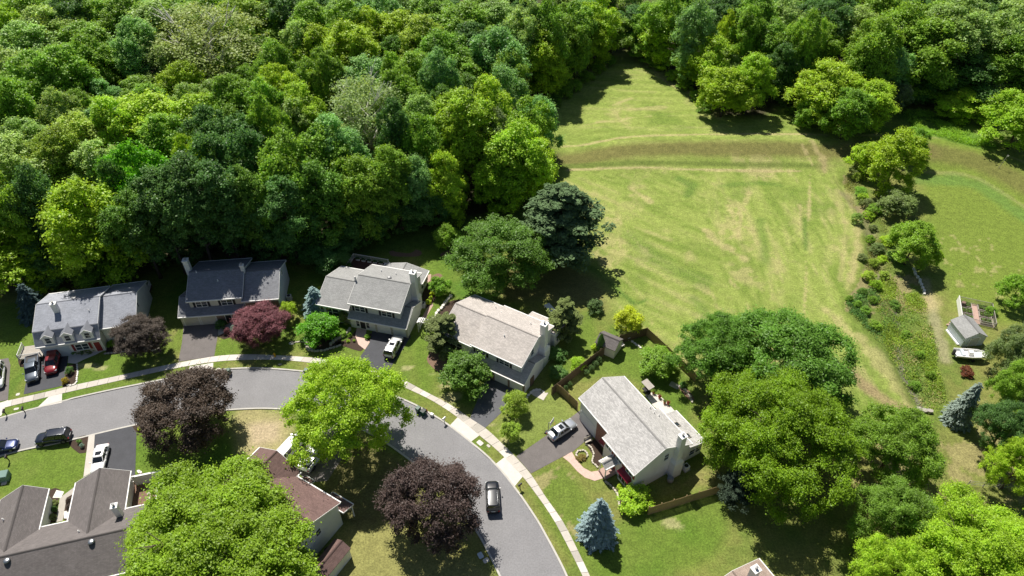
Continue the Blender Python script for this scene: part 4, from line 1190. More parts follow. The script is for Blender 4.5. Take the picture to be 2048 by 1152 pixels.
def pine_crown(name, seed, H, R, base, nbranch, per, leaf, mat):
    r = np.random.RandomState(seed)
    P, Nn, T = [], [], []
    for i in range(nbranch):
        f = (i + r.uniform(0, 1)) / nbranch
        z = base + (H - base) * f
        L = R * (1 - f ** 1.6 * .82) * r.uniform(.55, 1.1) * (.7 + .3 * min(1, f * 5))
        a = i * 2.39996 + r.uniform(-.5, .5)
        dv = np.array([math.cos(a), math.sin(a), .12])
        for k in range(4):
            u = .35 + .65 * (k + r.uniform(0, 1)) / 4
            c = dv * L * u + np.array([0, 0, z + .12 * L * u * u]) + r.normal(size=3) * np.array([.12, .12, .04]) * L
            q = (.14 + .09 * u) * L * r.uniform(.6, 1.2) + .15
            d = sph(r, per)
            d[:, 2] = np.abs(d[:, 2]) * np.where(r.uniform(size=per) < .75, 1, -1)
            P.append(c + d * q * np.array([1, 1, .62]) * (r.uniform(.3, 1, (per, 1)) ** .5))
            Nn.append(d * .5 + r.normal(size=(per, 3)) * .4 + np.array([0, 0, .6]))
            T.append(np.full(per, r.uniform(.38, .62)) + r.uniform(-.22, .22, per))
    P, Nn, T = map(np.concatenate, (P, Nn, T))
    return leaf_mesh(name, P, Nn, leaf * r.uniform(.6, 1.2, len(P)), T, mat, 1.3)
def column_crown(name, seed, H, R, nl, leaf, mat):
    r = np.random.RandomState(seed)
    t = r.uniform(0, 1, nl)
    a = r.uniform(0, 2 * np.pi, nl)
    rr = R * np.sin(np.pi * np.clip(t * .93 + .05, 0, 1) ** .6) ** .7 * r.uniform(.8, 1.05, nl) * (1 + .1 * np.sin(a * 5 + t * 9))
    P = np.stack([np.cos(a) * rr, np.sin(a) * rr, .1 + t * (H - .1)], -1)
    Nn = np.stack([np.cos(a), np.sin(a), np.full(nl, .35)], -1) + r.normal(size=(nl, 3)) * .35
    return leaf_mesh(name, P, Nn, leaf * r.uniform(.6, 1.1, nl), .5 + r.uniform(-.25, .25, nl), mat, 1.3)
PROTO = {}
def proto(key, H, R, crown, trunk, top_z=None):
    """note the real height and width the leaves reach, so that a tree can be set out by its own size"""
    co = np.empty(len(crown.vertices) * 3, np.float32)
    crown.vertices.foreach_get('co', co)
    co = co.reshape(-1, 3)
    PROTO[key] = (float(np.percentile(co[:, 2], 99.7)), float(np.percentile(np.hypot(co[:, 0], co[:, 1]), 97)), crown, trunk)
for k in range(6):
    proto('wood%d' % k, 22, 6, broad_crown('wood_crown', 100 + k, 22, 6.2, 4 + k % 3, 24 + 3 * k, 20, 40000, .225, M['leaf'], shape=.55 + .08 * k, top=.85 + .08 * k, lobe_r=.29 + .03 * (k % 3), sub_r=.10, tall=1.25),
          trunk_mesh('wood_trunk', k, 22, 6, 6, .34, M['bark'], 6))
for k in range(3):
    proto('edge%d' % k, 16, 5.5, broad_crown('edge_crown', 150 + k, 16, 5.6, .5, 24 + 3 * k, 19, 36000, .205, M['leaf'], shape=.5, top=.82, lobe_r=.33, sub_r=.11),
          trunk_mesh('edge_trunk', 10 + k, 16, 2, 5, .25, M['bark'], 6))
for k in range(3):
    proto('maple%d' % k, 14, 8, broad_crown('maple_crown', 200 + k, 14, 7.6, 1.6, 30 + 3 * k, 22, 80000, .15, M['leaf'], shape=.6, top=.78, lobe_r=.33, sub_r=.11, sparse=.30, fuzz=.45),
          trunk_mesh('maple_trunk', 20 + k, 14, 2.2, 7.5, .42, M['bark'], 8, up=.6, twigs=3))
for k in range(2):
    proto('purple%d' % k, 12, 6, broad_crown('purple_crown', 300 + k, 12, 6.2, 1.4, 30, 20, 62000, .135, M['leaf_purple'], shape=.6, top=.8, lobe_r=.33, sub_r=.10),
          trunk_mesh('purple_trunk', 30 + k, 12, 2, 6, .3, M['bark'], 8, up=.6))
for k in range(3):
    proto('small%d' % k, 6, 3, broad_crown('small_crown', 400 + k, 6, 3, .9, 18, 14, 16000, .135, M['leaf'], shape=.6, top=.8, lobe_r=.36, sub_r=.13),
          trunk_mesh('small_trunk', 40 + k, 6, 1.4, 3, .12, M['bark'], 6))
for k in range(2):
    proto('bush%d' % k, 2, 1.2, broad_crown('bush_crown', 500 + k, 2, 1.25, .05, 12, 12, 5200, .09, M['leaf'], shape=.45, top=.62, lobe_r=.40, sub_r=.16),
          trunk_mesh('bush_stem', 50 + k, 2, .3, 1.1, .05, M['bark'], 4, twigs=1))
proto('bushp', 2, 1.2, broad_crown('purple_bush_crown', 510, 2, 1.25, .05, 12, 12, 5200, .09, M['leaf_purple'], shape=.45, top=.62, lobe_r=.40, sub_r=.16), trunk_mesh('bush_stem', 52, 2, .3, 1.1, .05, M['bark'], 4, twigs=1))
proto('sycamore', 24, 9, broad_crown('sycamore_crown', 600, 24, 9, 7, 26, 16, 13500, .24, M['leaf'], shape=.6, top=.9, sparse=.5, lobe_r=.36, sub_r=.15), trunk_mesh('sycamore_trunk', 60, 23, 6, 8.0, .85, M['bark_pale'], 13, up=.9, twigs=6, wig=.05, reach=1))
proto('bigmaple', 15, 11, broad_crown('big_maple_crown', 250, 15, 11, 1.6, 48, 28, 170000, .145, M['leaf'], shape=.6, top=.78, lobe_r=.27, sub_r=.085, sparse=.32, fuzz=.45), trunk_mesh('big_maple_trunk', 25, 15, 2.2, 10, .5, M['bark'], 10, up=.5, twigs=4))
for k in range(2):
    proto('spruce%d' % k, 9, 2.4, spruce_crown('spruce_crown', 700 + k, 9, 2.5, 15000, .125, M['needle']), trunk_mesh('spruce_trunk', 70 + k, 11, .5, .5, .16, M['bark'], 2))
for k in range(2):
    proto('pine%d' % k, 17, 5.5, pine_crown('pine_crown', 800 + k, 17, 5.6, 2.0, 110, 80, .20, M['needle']), trunk_mesh('pine_trunk', 80 + k, 20, 3, 4, .3, M['bark'], 9, up=.15))
proto('pitch', 9, 3, pine_crown('pitch_pine_crown', 820, 9, 3.1, 1.0, 44, 90, .15, M['needle']), trunk_mesh('pitch_pine_trunk', 82, 10, 1.5, 2.4, .17, M['bark'], 8, up=.2))
proto('column', 3.4, .8, column_crown('column_crown', 900, 3.4, .75, 2600, .12, M['leaf']), trunk_mesh('column_stem', 90, 3, .3, .4, .05, M['bark'], 2))

COL = {'L': (0.265, 0.400, 0.028), 'Y': (0.275, 0.380, 0.055), 'G': (0.180, 0.315, 0.034), 'D': (0.090, 0.190, 0.045), 'P': (0.255, 0.375, 0.100), 'B': (0.190, 0.345, 0.105), 'E': (0.115, 0.320, 0.012), 'S': (0.27, 0.355, 0.12), 'O': (0.175, 0.230, 0.080),
       'V': (0.095, 0.064, 0.052), 'R': (0.22, 0.085, 0.095), 'U': (0.10, 0.082, 0.072), 'K': (0.24, 0.35, 0.345), 'W': (0.135, 0.215, 0.085), 'N': (0.16, 0.21, 0.07), 'X': (0.40, 0.50, 0.035), 'M': (0.115, 0.225, 0.030)}
NAME = {'L': 'bright lime-green', 'Y': 'yellowish green', 'G': 'mid-green', 'D': 'dark green', 'P': 'pale sage-green', 'B': 'cool light green', 'E': 'emerald green', 'S': 'pale', 'O': 'olive', 'W': 'dark blue-green', 'M': 'deep green'}
rt = random.Random(77)
TREES = []
def from_top(key, at_px, h, w):
    """where a tree stands whose highest leaf in the photograph is at at_px"""
    px, py = at_px
    pointed = key[:4] in ('spru', 'pine', 'pitc', 'colu')
    zc, c = (.62 * h, .37 * h) if key[:4] in ('wood', 'syca') else (.55 * h, .44 * h)
    x, y = g(px, py, zc)
    for k in range(3):
        dz = hz(x, y)
        if pointed:
            x, y = g(px, py, h + dz)
            continue
        dep = y * _c + (CAM_H - zc) * _s
        el = math.atan2(CAM_H - zc, y)
        ext = math.hypot(w / 2 * math.sin(el), c * math.cos(el)) * .94
        x, y = g(px, py + ext * CAM_F / dep, zc + dz)
    return x, y, dz
def tree(key, name, at_px, h, w, col, label=None, cat='tree', group=None, top=True, rz=None, squash=None):
    """a tree whose top (or foot, top=False) the photograph shows at at_px; h metres tall, w metres across"""
    H, R, crown, trunk = PROTO[key]
    if len(at_px) == 2 and top:
        x, y, dz = from_top(key, at_px, h, w)
    elif len(at_px) == 2:
        x, y = g(*at_px)
        dz = hz(x, y)
    else:
        x, y, _ = at_px
        dz = hz(x, y)
    e = empty(name, (x, y, dz - .03), rt.uniform(0, 6.28) if rz is None else rz)
    sx, sz = w / 2 / R, h / H
    c = link(bpy.data.objects.new('crown', crown), e)
    t = link(bpy.data.objects.new('trunk', trunk), e)
    for o in (c, t):
        o.scale = (sx * rt.uniform(.94, 1.06), sx * rt.uniform(.94, 1.06), sz)
    j = rt.uniform(.90, 1.10)
    cc = COL[col] if isinstance(col, str) else col
    c.color = (cc[0] * j * rt.uniform(.93, 1.07), cc[1] * j, cc[2] * j * rt.uniform(.9, 1.1), 1)
    if label:
        tag(e, label, cat, group)
    TREES.append((x, y, w / 2))
    return e
def m_of(px, py, z, wpx):
    """width in metres of something wpx wide in the photograph there"""
    x, y = g(px, py, z)
    return wpx * (y * _c - (z - CAM_H) * _s) / CAM_F
WOODS = []
def wood(px, py, w, col, h=None, key=None):
    h = h or rt.uniform(20, 24)
    key = key or 'wood%d' % rt.randrange(6)
    wm = m_of(px, py, h * .8, w) * 1.10
    while h > 6:
        x, y, _z = from_top(key, (px, py), h, wm)
        X_, Y_ = np.array([x]), np.array([y])
        if inside(X_, Y_, WOODS_L)[0] or inside(X_, Y_, WOODS_R)[0] or y > 225:
            break
        h -= .5
    if key != 'sycamore' and min(seg_dist(X_, Y_, WOODS_L + [WOODS_L[0]])[0], seg_dist(X_, Y_, WOODS_R + [WOODS_R[0]])[0]) < 8:
        key = 'edge%d' % rt.randrange(3)
    e = tree(key, 'broadleaf_tree' if key != 'sycamore' else 'sycamore_tree', (px, py), h, wm, col)
    WOODS.append((e, px, py, col, key, False))
# the wood behind the houses, nearest rows last
for a in ((15, 18, 90, 'L'), (104, 22, 120, 'P'), (205, 0, 110, 'G'), (60, 52, 120, 'P'), (182, 50, 110, 'G'), (285, 46, 95, 'B'), (340, 6, 140, 'P'), (20, 100, 110, 'P'), (90, 110, 110, 'G'), (140, 98, 110, 'G'), (192, 76, 95, 'G'), (20, 160, 110, 'G'), (130, 186, 90, 'P'),
          (265, -5, 100, 'G'), (150, -8, 100, 'D'), (60, -10, 100, 'G'), (420, -5, 110, 'G'), (490, 0, 100, 'Y'), (480, 45, 80, 'G'),
          (65, 243, 115, 'P'), (240, 203, 115, 'L'), (170, 232, 140, 'Y'), (310, 188, 150, 'L'), (400, 196, 120, 'L'), (425, 222, 110, 'D'), (490, 236, 120, 'D'), (480, 158, 110, 'G'), (340, 235, 110, 'G'), (535, 168, 90, 'G'),
          (535, 15, 110, 'G'), (580, -4, 100, 'D'), (630, 12, 90, 'G'), (645, 28, 55, 'B', 18), (695, 8, 100, 'G'), (775, -2, 80, 'B'), (740, 25, 80, 'L'), (610, 50, 85, 'P'), (640, 56, 85, 'L'), (700, 54, 115, 'L'), (805, 26, 115, 'L'), (850, 40, 90, 'Y'), (865, -5, 110, 'G'), (925, 14, 120, 'G'), (990, 5, 110, 'P'), (880, 66, 100, 'G'), (945, 55, 100, 'D'), (1000, 66, 120, 'B'), (1050, 10, 90, 'P'),
          (560, 138, 100, 'L'), (600, 176, 95, 'L'), (560, 90, 90, 'G'), (650, 105, 90, 'G'), (730, 117, 115, 'B'), (790, 116, 70, 'G'), (832, 112, 95, 'G'), (880, 106, 75, 'B'), (800, 148, 85, 'G'), (600, 203, 95, 'P'), (540, 203, 75, 'G'), (670, 238, 110, 'B'), (845, 196, 95, 'P'), (930, 186, 120, 'L'), (975, 160, 85, 'L'), (905, 262, 75, 'L', 18), (845, 240, 90, 'G'), (990, 226, 80, 'O', 19), (790, 210, 80, 'D'),
          (40, 278, 135, 'P'), (130, 262, 110, 'Y'), (215, 286, 110, 'P'), (298, 292, 130, 'E'), (352, 350, 62, 'E', 18), (190, 362, 170, 'L'), (95, 340, 100, 'D'), (150, 385, 95, 'B', 18), (15, 350, 110, 'G'), (250, 330, 80, 'D'), (20, 446, 150, 'L', 17), (-60, 400, 120, 'G', 18),
          (385, 280, 65, 'L'), (440, 274, 120, 'D'), (500, 270, 120, 'D'), (580, 266, 130, 'G'), (645, 258, 115, 'G'), (560, 330, 110, 'G'), (640, 330, 120, 'M', 19), (720, 320, 110, 'G', 19), (780, 300, 100, 'G', 19), (835, 318, 80, 'B', 18), (890, 308, 85, 'L', 18), (880, 350, 90, 'D', 17), (800, 372, 110, 'D', 16), (720, 390, 110, 'D', 16), (450, 360, 130, 'D', 18), (370, 400, 120, 'D', 17), (540, 390, 120, 'D', 16), (300, 400, 100, 'D', 16), (470, 400, 100, 'D', 15), (655, 470, 95, 'D', 8), (610, 445, 80, 'D', 9), (770, 388, 55, 'G', 12), (200, 470, 120, 'G', 11), (80, 480, 90, 'D', 12),
          (1000, 290, 100, 'L', 18), (1040, 246, 125, 'L', 19), (1068, 280, 95, 'L', 16), (1070, 330, 90, 'G', 14), (1000, 345, 90, 'M', 15),
          (1085, 68, 95, 'L'), (1020, 110, 90, 'G', 18), (1095, 10, 90, 'G'), (1150, 14, 90, 'G'), (1190, 0, 95, 'L'), (1130, 42, 80, 'G'), (1172, 38, 85, 'L', 18), (1100, 105, 75, 'L', 14), (1225, 26, 95, 'G', 18), (1105, 118, 70, 'G', 13)):
    wood(*a)
wood(418, 18, 205, 'S', 25, 'sycamore')
wood(738, 160, 165, 'S', 23, 'sycamore')
# the wood beyond the field
for a in ((1262, 16, 90, 'D'), (1295, 10, 80, 'G'), (1330, 34, 95, 'L', 18), (1330, -6, 90, 'G'), (1388, 8, 85, 'B'), (1425, 74, 95, 'L', 15), (1446, 30, 45, 'L', 19), (1492, 22, 65, 'G'), (1535, 44, 85, 'G', 18), (1452, 104, 62, 'P', 11), (1385, 106, 75, 'G', 12), (1300, 80, 70, 'G', 9), (1440, -4, 90, 'D'), (1510, -6, 100, 'G'),
          (1560, 6, 90, 'P'), (1570, 58, 75, 'G', 18), (1604, 34, 65, 'G'), (1640, 54, 75, 'G', 18), (1702, 18, 115, 'P'), (1740, 48, 95, 'G'), (1660, 0, 100, 'D'), (1800, 16, 125, 'G'), (1850, 46, 155, 'G'), (1905, 4, 135, 'P'), (1990, 36, 125, 'P'), (2015, 78, 115, 'G'), (1940, 108, 120, 'D', 19), (1995, 122, 100, 'O', 19), (1782, 103, 65, 'B', 15), (1870, 120, 110, 'D', 18), (1830, 150, 90, 'D', 14), (2040, 0, 120, 'P'), (1950, -8, 110, 'D'), (1760, -6, 110, 'G'), (2060, 130, 100, 'G'), (1560, 95, 70, 'D', 15), (1600, 110, 60, 'D', 13),
          (1715, 90, 80, 'G', 17), (2090, 60, 110, 'G')):
    wood(*a)
def meadow(px, py, w, col, h, label, key=None):
    e = tree(key or 'edge%d' % rt.randrange(3), 'broadleaf_tree', (px, py), h, m_of(px, py, h * .6, w) * 1.05, col, label, 'tree', 'trees at the edge of the meadow')
meadow(1452, 136, 98, 'L', 12.5, 'round lime-green tree bulging into the upper field, left of a pair')
meadow(1505, 115, 88, 'L', 15, 'taller lime-green tree at the upper field, right of a pair')
meadow(1652, 125, 118, 'L', 14.5, 'spreading bright green tree, tallest of the clump by the meadow')
meadow(1740, 163, 100, 'L', 12, 'yellow-green round tree right in the clump by the meadow')
meadow(1698, 182, 85, 'G', 12, 'mid-green tree in the middle of the clump by the meadow')
meadow(1930, 168, 112, 'L', 7, 'bright green tree standing in the dark wood edge above the long grass')
meadow(2045, 188, 120, 'L', 13, 'bright green tree at the right edge above the long grass')
meadow(1625, 200, 60, 'G', 7, 'low bush-like tree at the left foot of the meadow clump')
# tall shade trees right behind the dark-roofed house
for px, py, h_, w_, c_, lab in ((372, 546, 22, 12, 'D', 'dark shade tree behind the chimney of the dark-roofed house'), (430, 541, 24, 13, 'D', 'dark tall tree behind the middle of the dark-roofed house'), (486, 538, 23, 12, 'D', 'tall tree with bare leaning trunk behind the dark-roofed house'), (530, 530, 21, 9, 'M', 'tall tree with bare upright trunk behind the dark-roofed house'), (598, 528, 19, 11, 'D', 'dark tree behind the gap between the dark and grey roofs'), (322, 556, 19, 11, 'M', 'dark tree behind the gap left of the dark-roofed house')):
    tree('wood%d' % rt.randrange(6), 'shade_tree', (px, py), h_, w_, c_, lab, 'tree', top=False)
# fill what lies between, lower trees in the gaps
def fill():
    rng_ = random.Random(11)
    pool = []
    for k in range(9000):
        pool.append((rng_.uniform(-165, 175), rng_.uniform(92, 212)))
    X = np.array([p[0] for p in pool]); Y = np.array([p[1] for p in pool])
    ok = inside(X, Y, WOODS_L) | inside(X, Y, WOODS_R)
    edge = np.minimum(seg_dist(X, Y, WOODS_L + [WOODS_L[0]]), seg_dist(X, Y, WOODS_R + [WOODS_R[0]]))
    n = 0
    for (x, y), o, ed in zip(pool, ok, edge):
        if not o or ed < (2.5 if x < 40 else 7):
            continue
        hgt = rng_.uniform(14, 19)
        px, py = pixel(x, y, hgt)
        if not (-60 < px < 2110 and py > -40):
            continue
        if any((x - a) ** 2 + (y - b) ** 2 < 7.3 ** 2 for a, b, c in TREES):
            continue
        col = rng_.choice('GGGDDPLMB')
        e = tree(('wood%d' % rng_.randrange(6)) if ed > 8 else 'edge%d' % rng_.randrange(3), 'broadleaf_tree', (x, y, 0), hgt, rng_.uniform(9, 12), col)
        WOODS.append((e, px, py, col, 'fill', True))
        n += 1
    return n
print('fill trees', fill(), 'of', len(WOODS))
def ordinal(n):
    return '%d%s' % (n, 'th' if 10 <= n % 100 <= 20 else {1: 'st', 2: 'nd', 3: 'rd'}.get(n % 10, 'th'))
rows = {}
for w in WOODS:
    side = 'R' if w[0].location.x > 62 + (w[0].location.y - 150) * .0 or (w[0].location.x > 40 and w[0].location.y > 170) else 'L'
    rows.setdefault((side, int((w[0].location.y - 85) // 14)), []).append(w)
for side in 'LR':
    ks = sorted(k for s, k in rows if s == side)
    for i, k in enumerate(ks):
        for j, w in enumerate(sorted(rows[(side, k)], key=lambda q: q[1])):
            nm = NAME[w[3]] if w[4] != 'sycamore' else 'pale white-limbed'
            tag(w[0], '%s tree, %s row back in the wood %s, %s from left' % (nm, ordinal(i + 1), 'behind the houses' if side == 'L' else 'beyond the field', ordinal(j + 1)), 'tree', 'trees of the wood behind the houses' if side == 'L' else 'trees of the wood beyond the field')

# trees of the gardens and the street
def gt(key, name, px, py, h, wpx, col, label, cat='tree', group=None, squash=None):
    return tree(key, name, (px, py), h, m_of(px, py, h * .6, wpx), col, label, cat, group)
gt('maple0', 'maple_tree', 693, 712, 15.5, 228, (0.265, 0.39, 0.028), 'lime-green maple overhanging the road at the bend')
gt('bigmaple', 'maple_tree', 430, 925, 13, 376, (0.20, 0.305, 0.02), 'large lime-green maple in front of the red-brown roof', group=None)
gt('purple0', 'purple_maple_tree', 375, 735, 11, 176, 'V', 'dark purple maple between the road and the black driveway')
gt('purple1', 'purple_maple_tree', 860, 918, 11.5, 180, 'V', 'dark purple maple beside the road near the black SUV')
gt('purple1', 'purple_maple_tree', 282, 628, 7, 100, 'U', 'grey-brown purple tree in front of the dormer house')
gt('purple0', 'plum_tree', 520, 604, 6.8, 108, 'R', 'pinkish red plum tree in front of the dark-roofed house')
gt('small0', 'small_tree', 573, 602, 3.6, 42, 'L', 'small bright green tree beside the red plum')
gt('spruce0', 'blue_spruce', 624, 576, 6.0, 54, 'K', 'small blue spruce beside the grey-roofed house')
gt('small1', 'small_tree', 640, 622, 4.5, 82, 'E', 'round green tree ringed by stones before the grey-roofed house')
gt('small2', 'small_tree', 893, 449, 5.2, 52, 'G', 'small round tree on a slim trunk in the back lawn')
gt('small0', 'small_tree', 878, 552, 3.6, 44, 'G', 'small tree by the patio of the grey-roofed house')
gt('maple2', 'maple_tree', 1000, 430, 12.5, 192, (0.095, 0.19, 0.026), 'large deep green tree behind the beige-roofed house')
gt('pine0', 'white_pine', 1130, 372, 17, 150, 'W', 'tall dark blue-green pine at the field edge')
gt('pitch', 'pine_tree', 888, 632, 8.0, 80, 'N', 'open olive pine in front of the beige-roofed house')
gt('pitch', 'pine_tree', 1133, 602, 8.0, 70, 'N', 'open olive pine beside the beige-roofed house chimney')
gt('small1', 'small_tree', 931, 702, 6.0, 98, 'M', 'round glossy green tree over the grey driveway')
gt('small2', 'small_tree', 1030, 780, 4.2, 56, 'Y', 'yellowish green small tree right of the grey driveway')
gt('small0', 'small_tree', 1020, 842, 3.6, 42, 'Y', 'smaller yellowish green tree nearest the pavement')
gt('small0', 'small_tree', 1256, 612, 4.8, 62, 'X', 'yellow-green small tree behind the garden shed')
gt('small1', 'small_tree', 1318, 692, 4.0, 78, 'G', 'round clipped-looking tree on the fenced back lawn')
gt('maple0', 'maple_tree', 1440, 630, 12, 160, 'M', 'deep green tree left of the tall maple behind the fence')
gt('maple1', 'maple_tree', 1575, 610, 14, 265, 'M', 'broad deep green maple at the edge of the field')
gt('bigmaple', 'maple_tree', 1555, 735, 15.5, 285, (0.185, 0.30, 0.018), 'huge bright green maple right of the pale grey house')
gt('maple0', 'maple_tree', 1790, 810, 12, 172, (0.14, 0.25, 0.03), 'mid-green tree between the huge maple and the drain grate')
gt('maple1', 'maple_tree', 1790, 955, 11, 160, (0.135, 0.245, 0.035), 'mid-green tree above the bright tree in the lower right corner')
gt('bigmaple', 'maple_tree', 1950, 985, 13, 290, 'L', 'bright lime tree filling the lower right corner')
gt('maple2', 'maple_tree', 1790, 1065, 11, 150, 'L', 'bright lime tree at the bottom edge left of the corner tree')
gt('maple1', 'maple_tree', 2060, 1040, 12, 180, 'L', 'bright lime tree cut by the lower right corner')
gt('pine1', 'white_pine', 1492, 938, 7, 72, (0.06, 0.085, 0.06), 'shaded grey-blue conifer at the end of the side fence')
gt('spruce1', 'blue_spruce', 1203, 1002, 8.2, 76, 'K', 'large blue spruce on the front lawn at the bottom')
gt('spruce0', 'blue_spruce', 1960, 768, 8.5, 54, (0.22, 0.29, 0.25), 'leaning grey-blue spruce near the boat')
gt('maple1', 'maple_tree', 2040, 650, 10, 120, 'O', 'olive green tree overhanging the boat at the right edge')
gt('maple0', 'maple_tree', 2050, 720, 11, 120, 'G', 'green tree at the right edge below the boat')
gt('maple0', 'maple_tree', 2010, 800, 10, 110, 'D', 'dark tree in shade behind the leaning spruce')
gt('maple2', 'maple_tree', 2040, 870, 10, 120, 'L', 'bright green tree at the right edge above the wire fence')
gt('small2', 'small_tree', 2036, 548, 6, 75, 'G', 'thin young tree at the right edge by the vegetable beds')
gt('edge1', 'streamside_tree', 1795, 262, 13.5, 108, 'L', 'bright green tree by the ditch, largest of its clump')
gt('small1', 'streamside_tree', 1735, 285, 7, 72, 'L', 'lime shrub-like tree left in the ditch clump')
gt('edge2', 'streamside_tree', 1830, 258, 8, 55, 'G', 'mid-green tree behind the largest ditch tree')
gt('small0', 'streamside_tree', 1795, 380, 5, 75, 'O', 'olive brown small tree below the ditch clump')
gt('edge0', 'streamside_tree', 1830, 440, 9.5, 98, 'G', 'green tree leaning over the ditch above the weeds')
gt('small2', 'small_tree', 1868, 497, 4.2, 36, 'L', 'small bright round tree at the edge of the right lawn')
gt('small0', 'willow_tree', 1800, 168, 8, 52, (0.15, 0.20, 0.10), 'soft grey-green willow at the meadow edge')
gt('spruce1', 'blue_spruce', 40, 570, 7, 60, (0.08, 0.13, 0.12), 'shaded spruce beside the dormer house')
def bush(px, py, h, wpx, col, label, key=None, name='shrub', group=None):
    return tree(key or 'bush%d' % rt.randrange(2), name, (px, py), h, m_of(px, py, h * .5, wpx), col, label, 'shrub', group)
bush(1268, 968, 2.6, 72, 'L', 'bright green shrub at the corner of the pale grey house')
bush(1240, 967, .7, 14, 'X', 'upper small round golden shrub by the front bed', group=None)
bush(1246, 975, .7, 14, 'L', 'lower small round green shrub by the front bed')
bush(1156, 712, 1.7, 34, 'L', 'yellow-green shrub beside the dark fence')
tree('column', 'arborvitae', (1204, 668), 4.0, 1.5, 'D', 'dark narrow arborvitae in front of the garden shed', 'shrub')
bush(1191, 686, 1.3, 16, 'X', 'small lime shrub beside the arborvitae')
for k, (x, y, w) in enumerate(((871.5, 572, 11), (865, 582, 11), (861, 591, 8.5), (857.5, 598, 13))):
    bush(x, y, .75, w, 'X', '%s round golden shrub in the side bed, counted from the patio' % ('first', 'second', 'third', 'fourth')[k], group='golden shrubs in the side bed')
bush(681, 655, 1.1, 25, 'G', 'clipped round green shrub beside the front steps'); bush(699, 665, .8, 9, 'G', 'small shrub in the front bed by the steps'); bush(734, 668, .8, 12, 'G', 'small shrub beside the garage of the grey-roofed house'); bush(696, 678, .5, 8, 'L', 'tiny bright shrub in the mulch bed'); bush(708, 678, .5, 6, 'Y', 'tiny yellowish shrub in the mulch bed')
tree('small2', 'shrub', (690, 619), 3.2, 2.6, 'N', 'tall thin shrub before the picture window of the grey-roofed house', 'shrub')
bush(640, 572, 1.6, 13, 'Y', 'yellowish shrub behind the small blue spruce')
tree('bushp', 'barberry_shrub', (454, 654), 1.2, 1.25, 'R', 'small dark red ball shrub before the dark-roofed house', 'shrub')
bush(467, 648, 1.3, 16, 'K', 'small blue ball shrub before the dark-roofed house'); bush(442, 638, 1.3, 24, 'D', 'dark shrub beside the panelled garage door')
bush(138, 732, 1.2, 17, 'D', 'dark ball shrub in the bed beside the red car'); bush(129, 754, 1.0, 15, (0.30, 0.24, 0.02), 'golden ball shrub at the pavement beside the driveway')
for k, (x, y, w, c) in enumerate(((150, 693, 20, 'D'), (165, 692, 20, 'D'), (178, 690, 20, 'O'), (218, 660, 22, 'D'), (222, 680, 18, 'G'))):
    bush(x, y, 1.0, w, c, '%s low shrub along the front of the dormer house' % ('first', 'second', 'third', 'fourth', 'fifth')[k], group='front shrubs of the dormer house')
bush(126, 574, 1.8, 26, 'Y', 'yellowish shrub behind the dormer house')
for k, (x, y, w) in enumerate(((1174, 738, 12), (1182, 728, 13), (1190, 720, 14), (1198, 712, 14), (1140, 762, 10), (1132, 770, 10))):
    bush(x, y, 1.2, w, 'W', '%s dark shrub along the inside of the fence, from its far end' % ('third', 'second', 'first', 'outermost', 'fourth', 'fifth')[k], group='shrubs along the fence')
bush(1112, 690, 2.0, 40, 'D', 'dark shrub in shade right of the beige-roofed house'); bush(1118, 730, 1.8, 40, 'D', 'dark shrub below the chimney of the beige-roofed house')
bush(1192, 596, 2.4, 36, 'W', 'grey-green bush under the tall pine'); bush(1366, 763, 1.0, 14, 'D', 'small shrub by the stepping slab behind the patio')
for k, (x, y, w, c) in enumerate(((108, 1000, 14, 'O'), (106, 1012, 14, 'D'), (104, 1026, 15, 'O'), (138, 994, 14, 'U'), (138, 1006, 14, 'U'), (158, 878, 9, 'B'), (163, 886, 9, 'K'))):
    bush(x, y, .8, w, c, '%s low shrub in the beds by the brown-roofed wings' % ('first', 'second', 'third', 'fourth', 'fifth', 'sixth', 'seventh')[k], group='low shrubs by the brown-roofed house')
bush(279, 853, .6, 10, 'X', 'small yellow-green plant at the lamp post'); bush(1985, 612, 1.3, 24, 'G', 'round shrub at the corner of the vegetable beds')
tree('bushp', 'shrub', (1935, 730), 1.0, 2.6, (0.16, 0.05, 0.02), 'low rust-brown bush below the boat', 'shrub')
# scrub at the wood edges and along the ditch, each a plant of its own
edge_n = {}
def edge_bush(px, py, h, w, col, where):
    edge_n[where] = edge_n.get(where, 0) + 1
    bush(px, py, h, w, col, '%s low bush %s' % (ordinal(edge_n[where]), where), group='low bushes ' + where)
for x, y in ((1040, 235), (1062, 222), (1085, 205), (1108, 188), (1128, 172), (1150, 158), (1172, 140), (1195, 122), (1215, 108)):
    edge_bush(x, y, 2.8, 36, rt.choice('GDGM'), 'along the shaded side of the upper field')
for x, y in ((1290, 92), (1315, 118), (1345, 140), (1372, 158), (1395, 178), (1410, 200)):
    edge_bush(x, y, 2.6, 34, rt.choice('GLG'), 'along the sunny side of the upper field')
for x, y in ((1545, 178), (1568, 190), (1590, 210), (1608, 225), (1625, 232)):
    edge_bush(x, y, 2.0, 30, rt.choice('GLY'), 'at the foot of the wood right of the round lime trees')
for x, y in ((1712, 330), (1718, 345), (1735, 395), (1752, 405), (1775, 470), (1765, 510), (1790, 500), (1722, 372), (1740, 420), (1728, 385), (1748, 448), (1742, 470), (1756, 485), (1748, 515), (1738, 540), (1770, 540), (1752, 558), (1725, 505), (1716, 425)):
    edge_bush(x, y, rt.uniform(1.2, 2.2), rt.uniform(20, 32), rt.choice('GPOGLY'), 'along the upper ditch')
for x, y in ((1700, 590), (1715, 600), (1732, 612), (1745, 590), (1725, 575), (1752, 640), (1790, 600), (1815, 660), (1840, 700), (1862, 740), (1830, 760)):
    edge_bush(x, y, 1.2, rt.uniform(16, 26), rt.choice('GGM'), 'in the weedy spur beside the mown field')
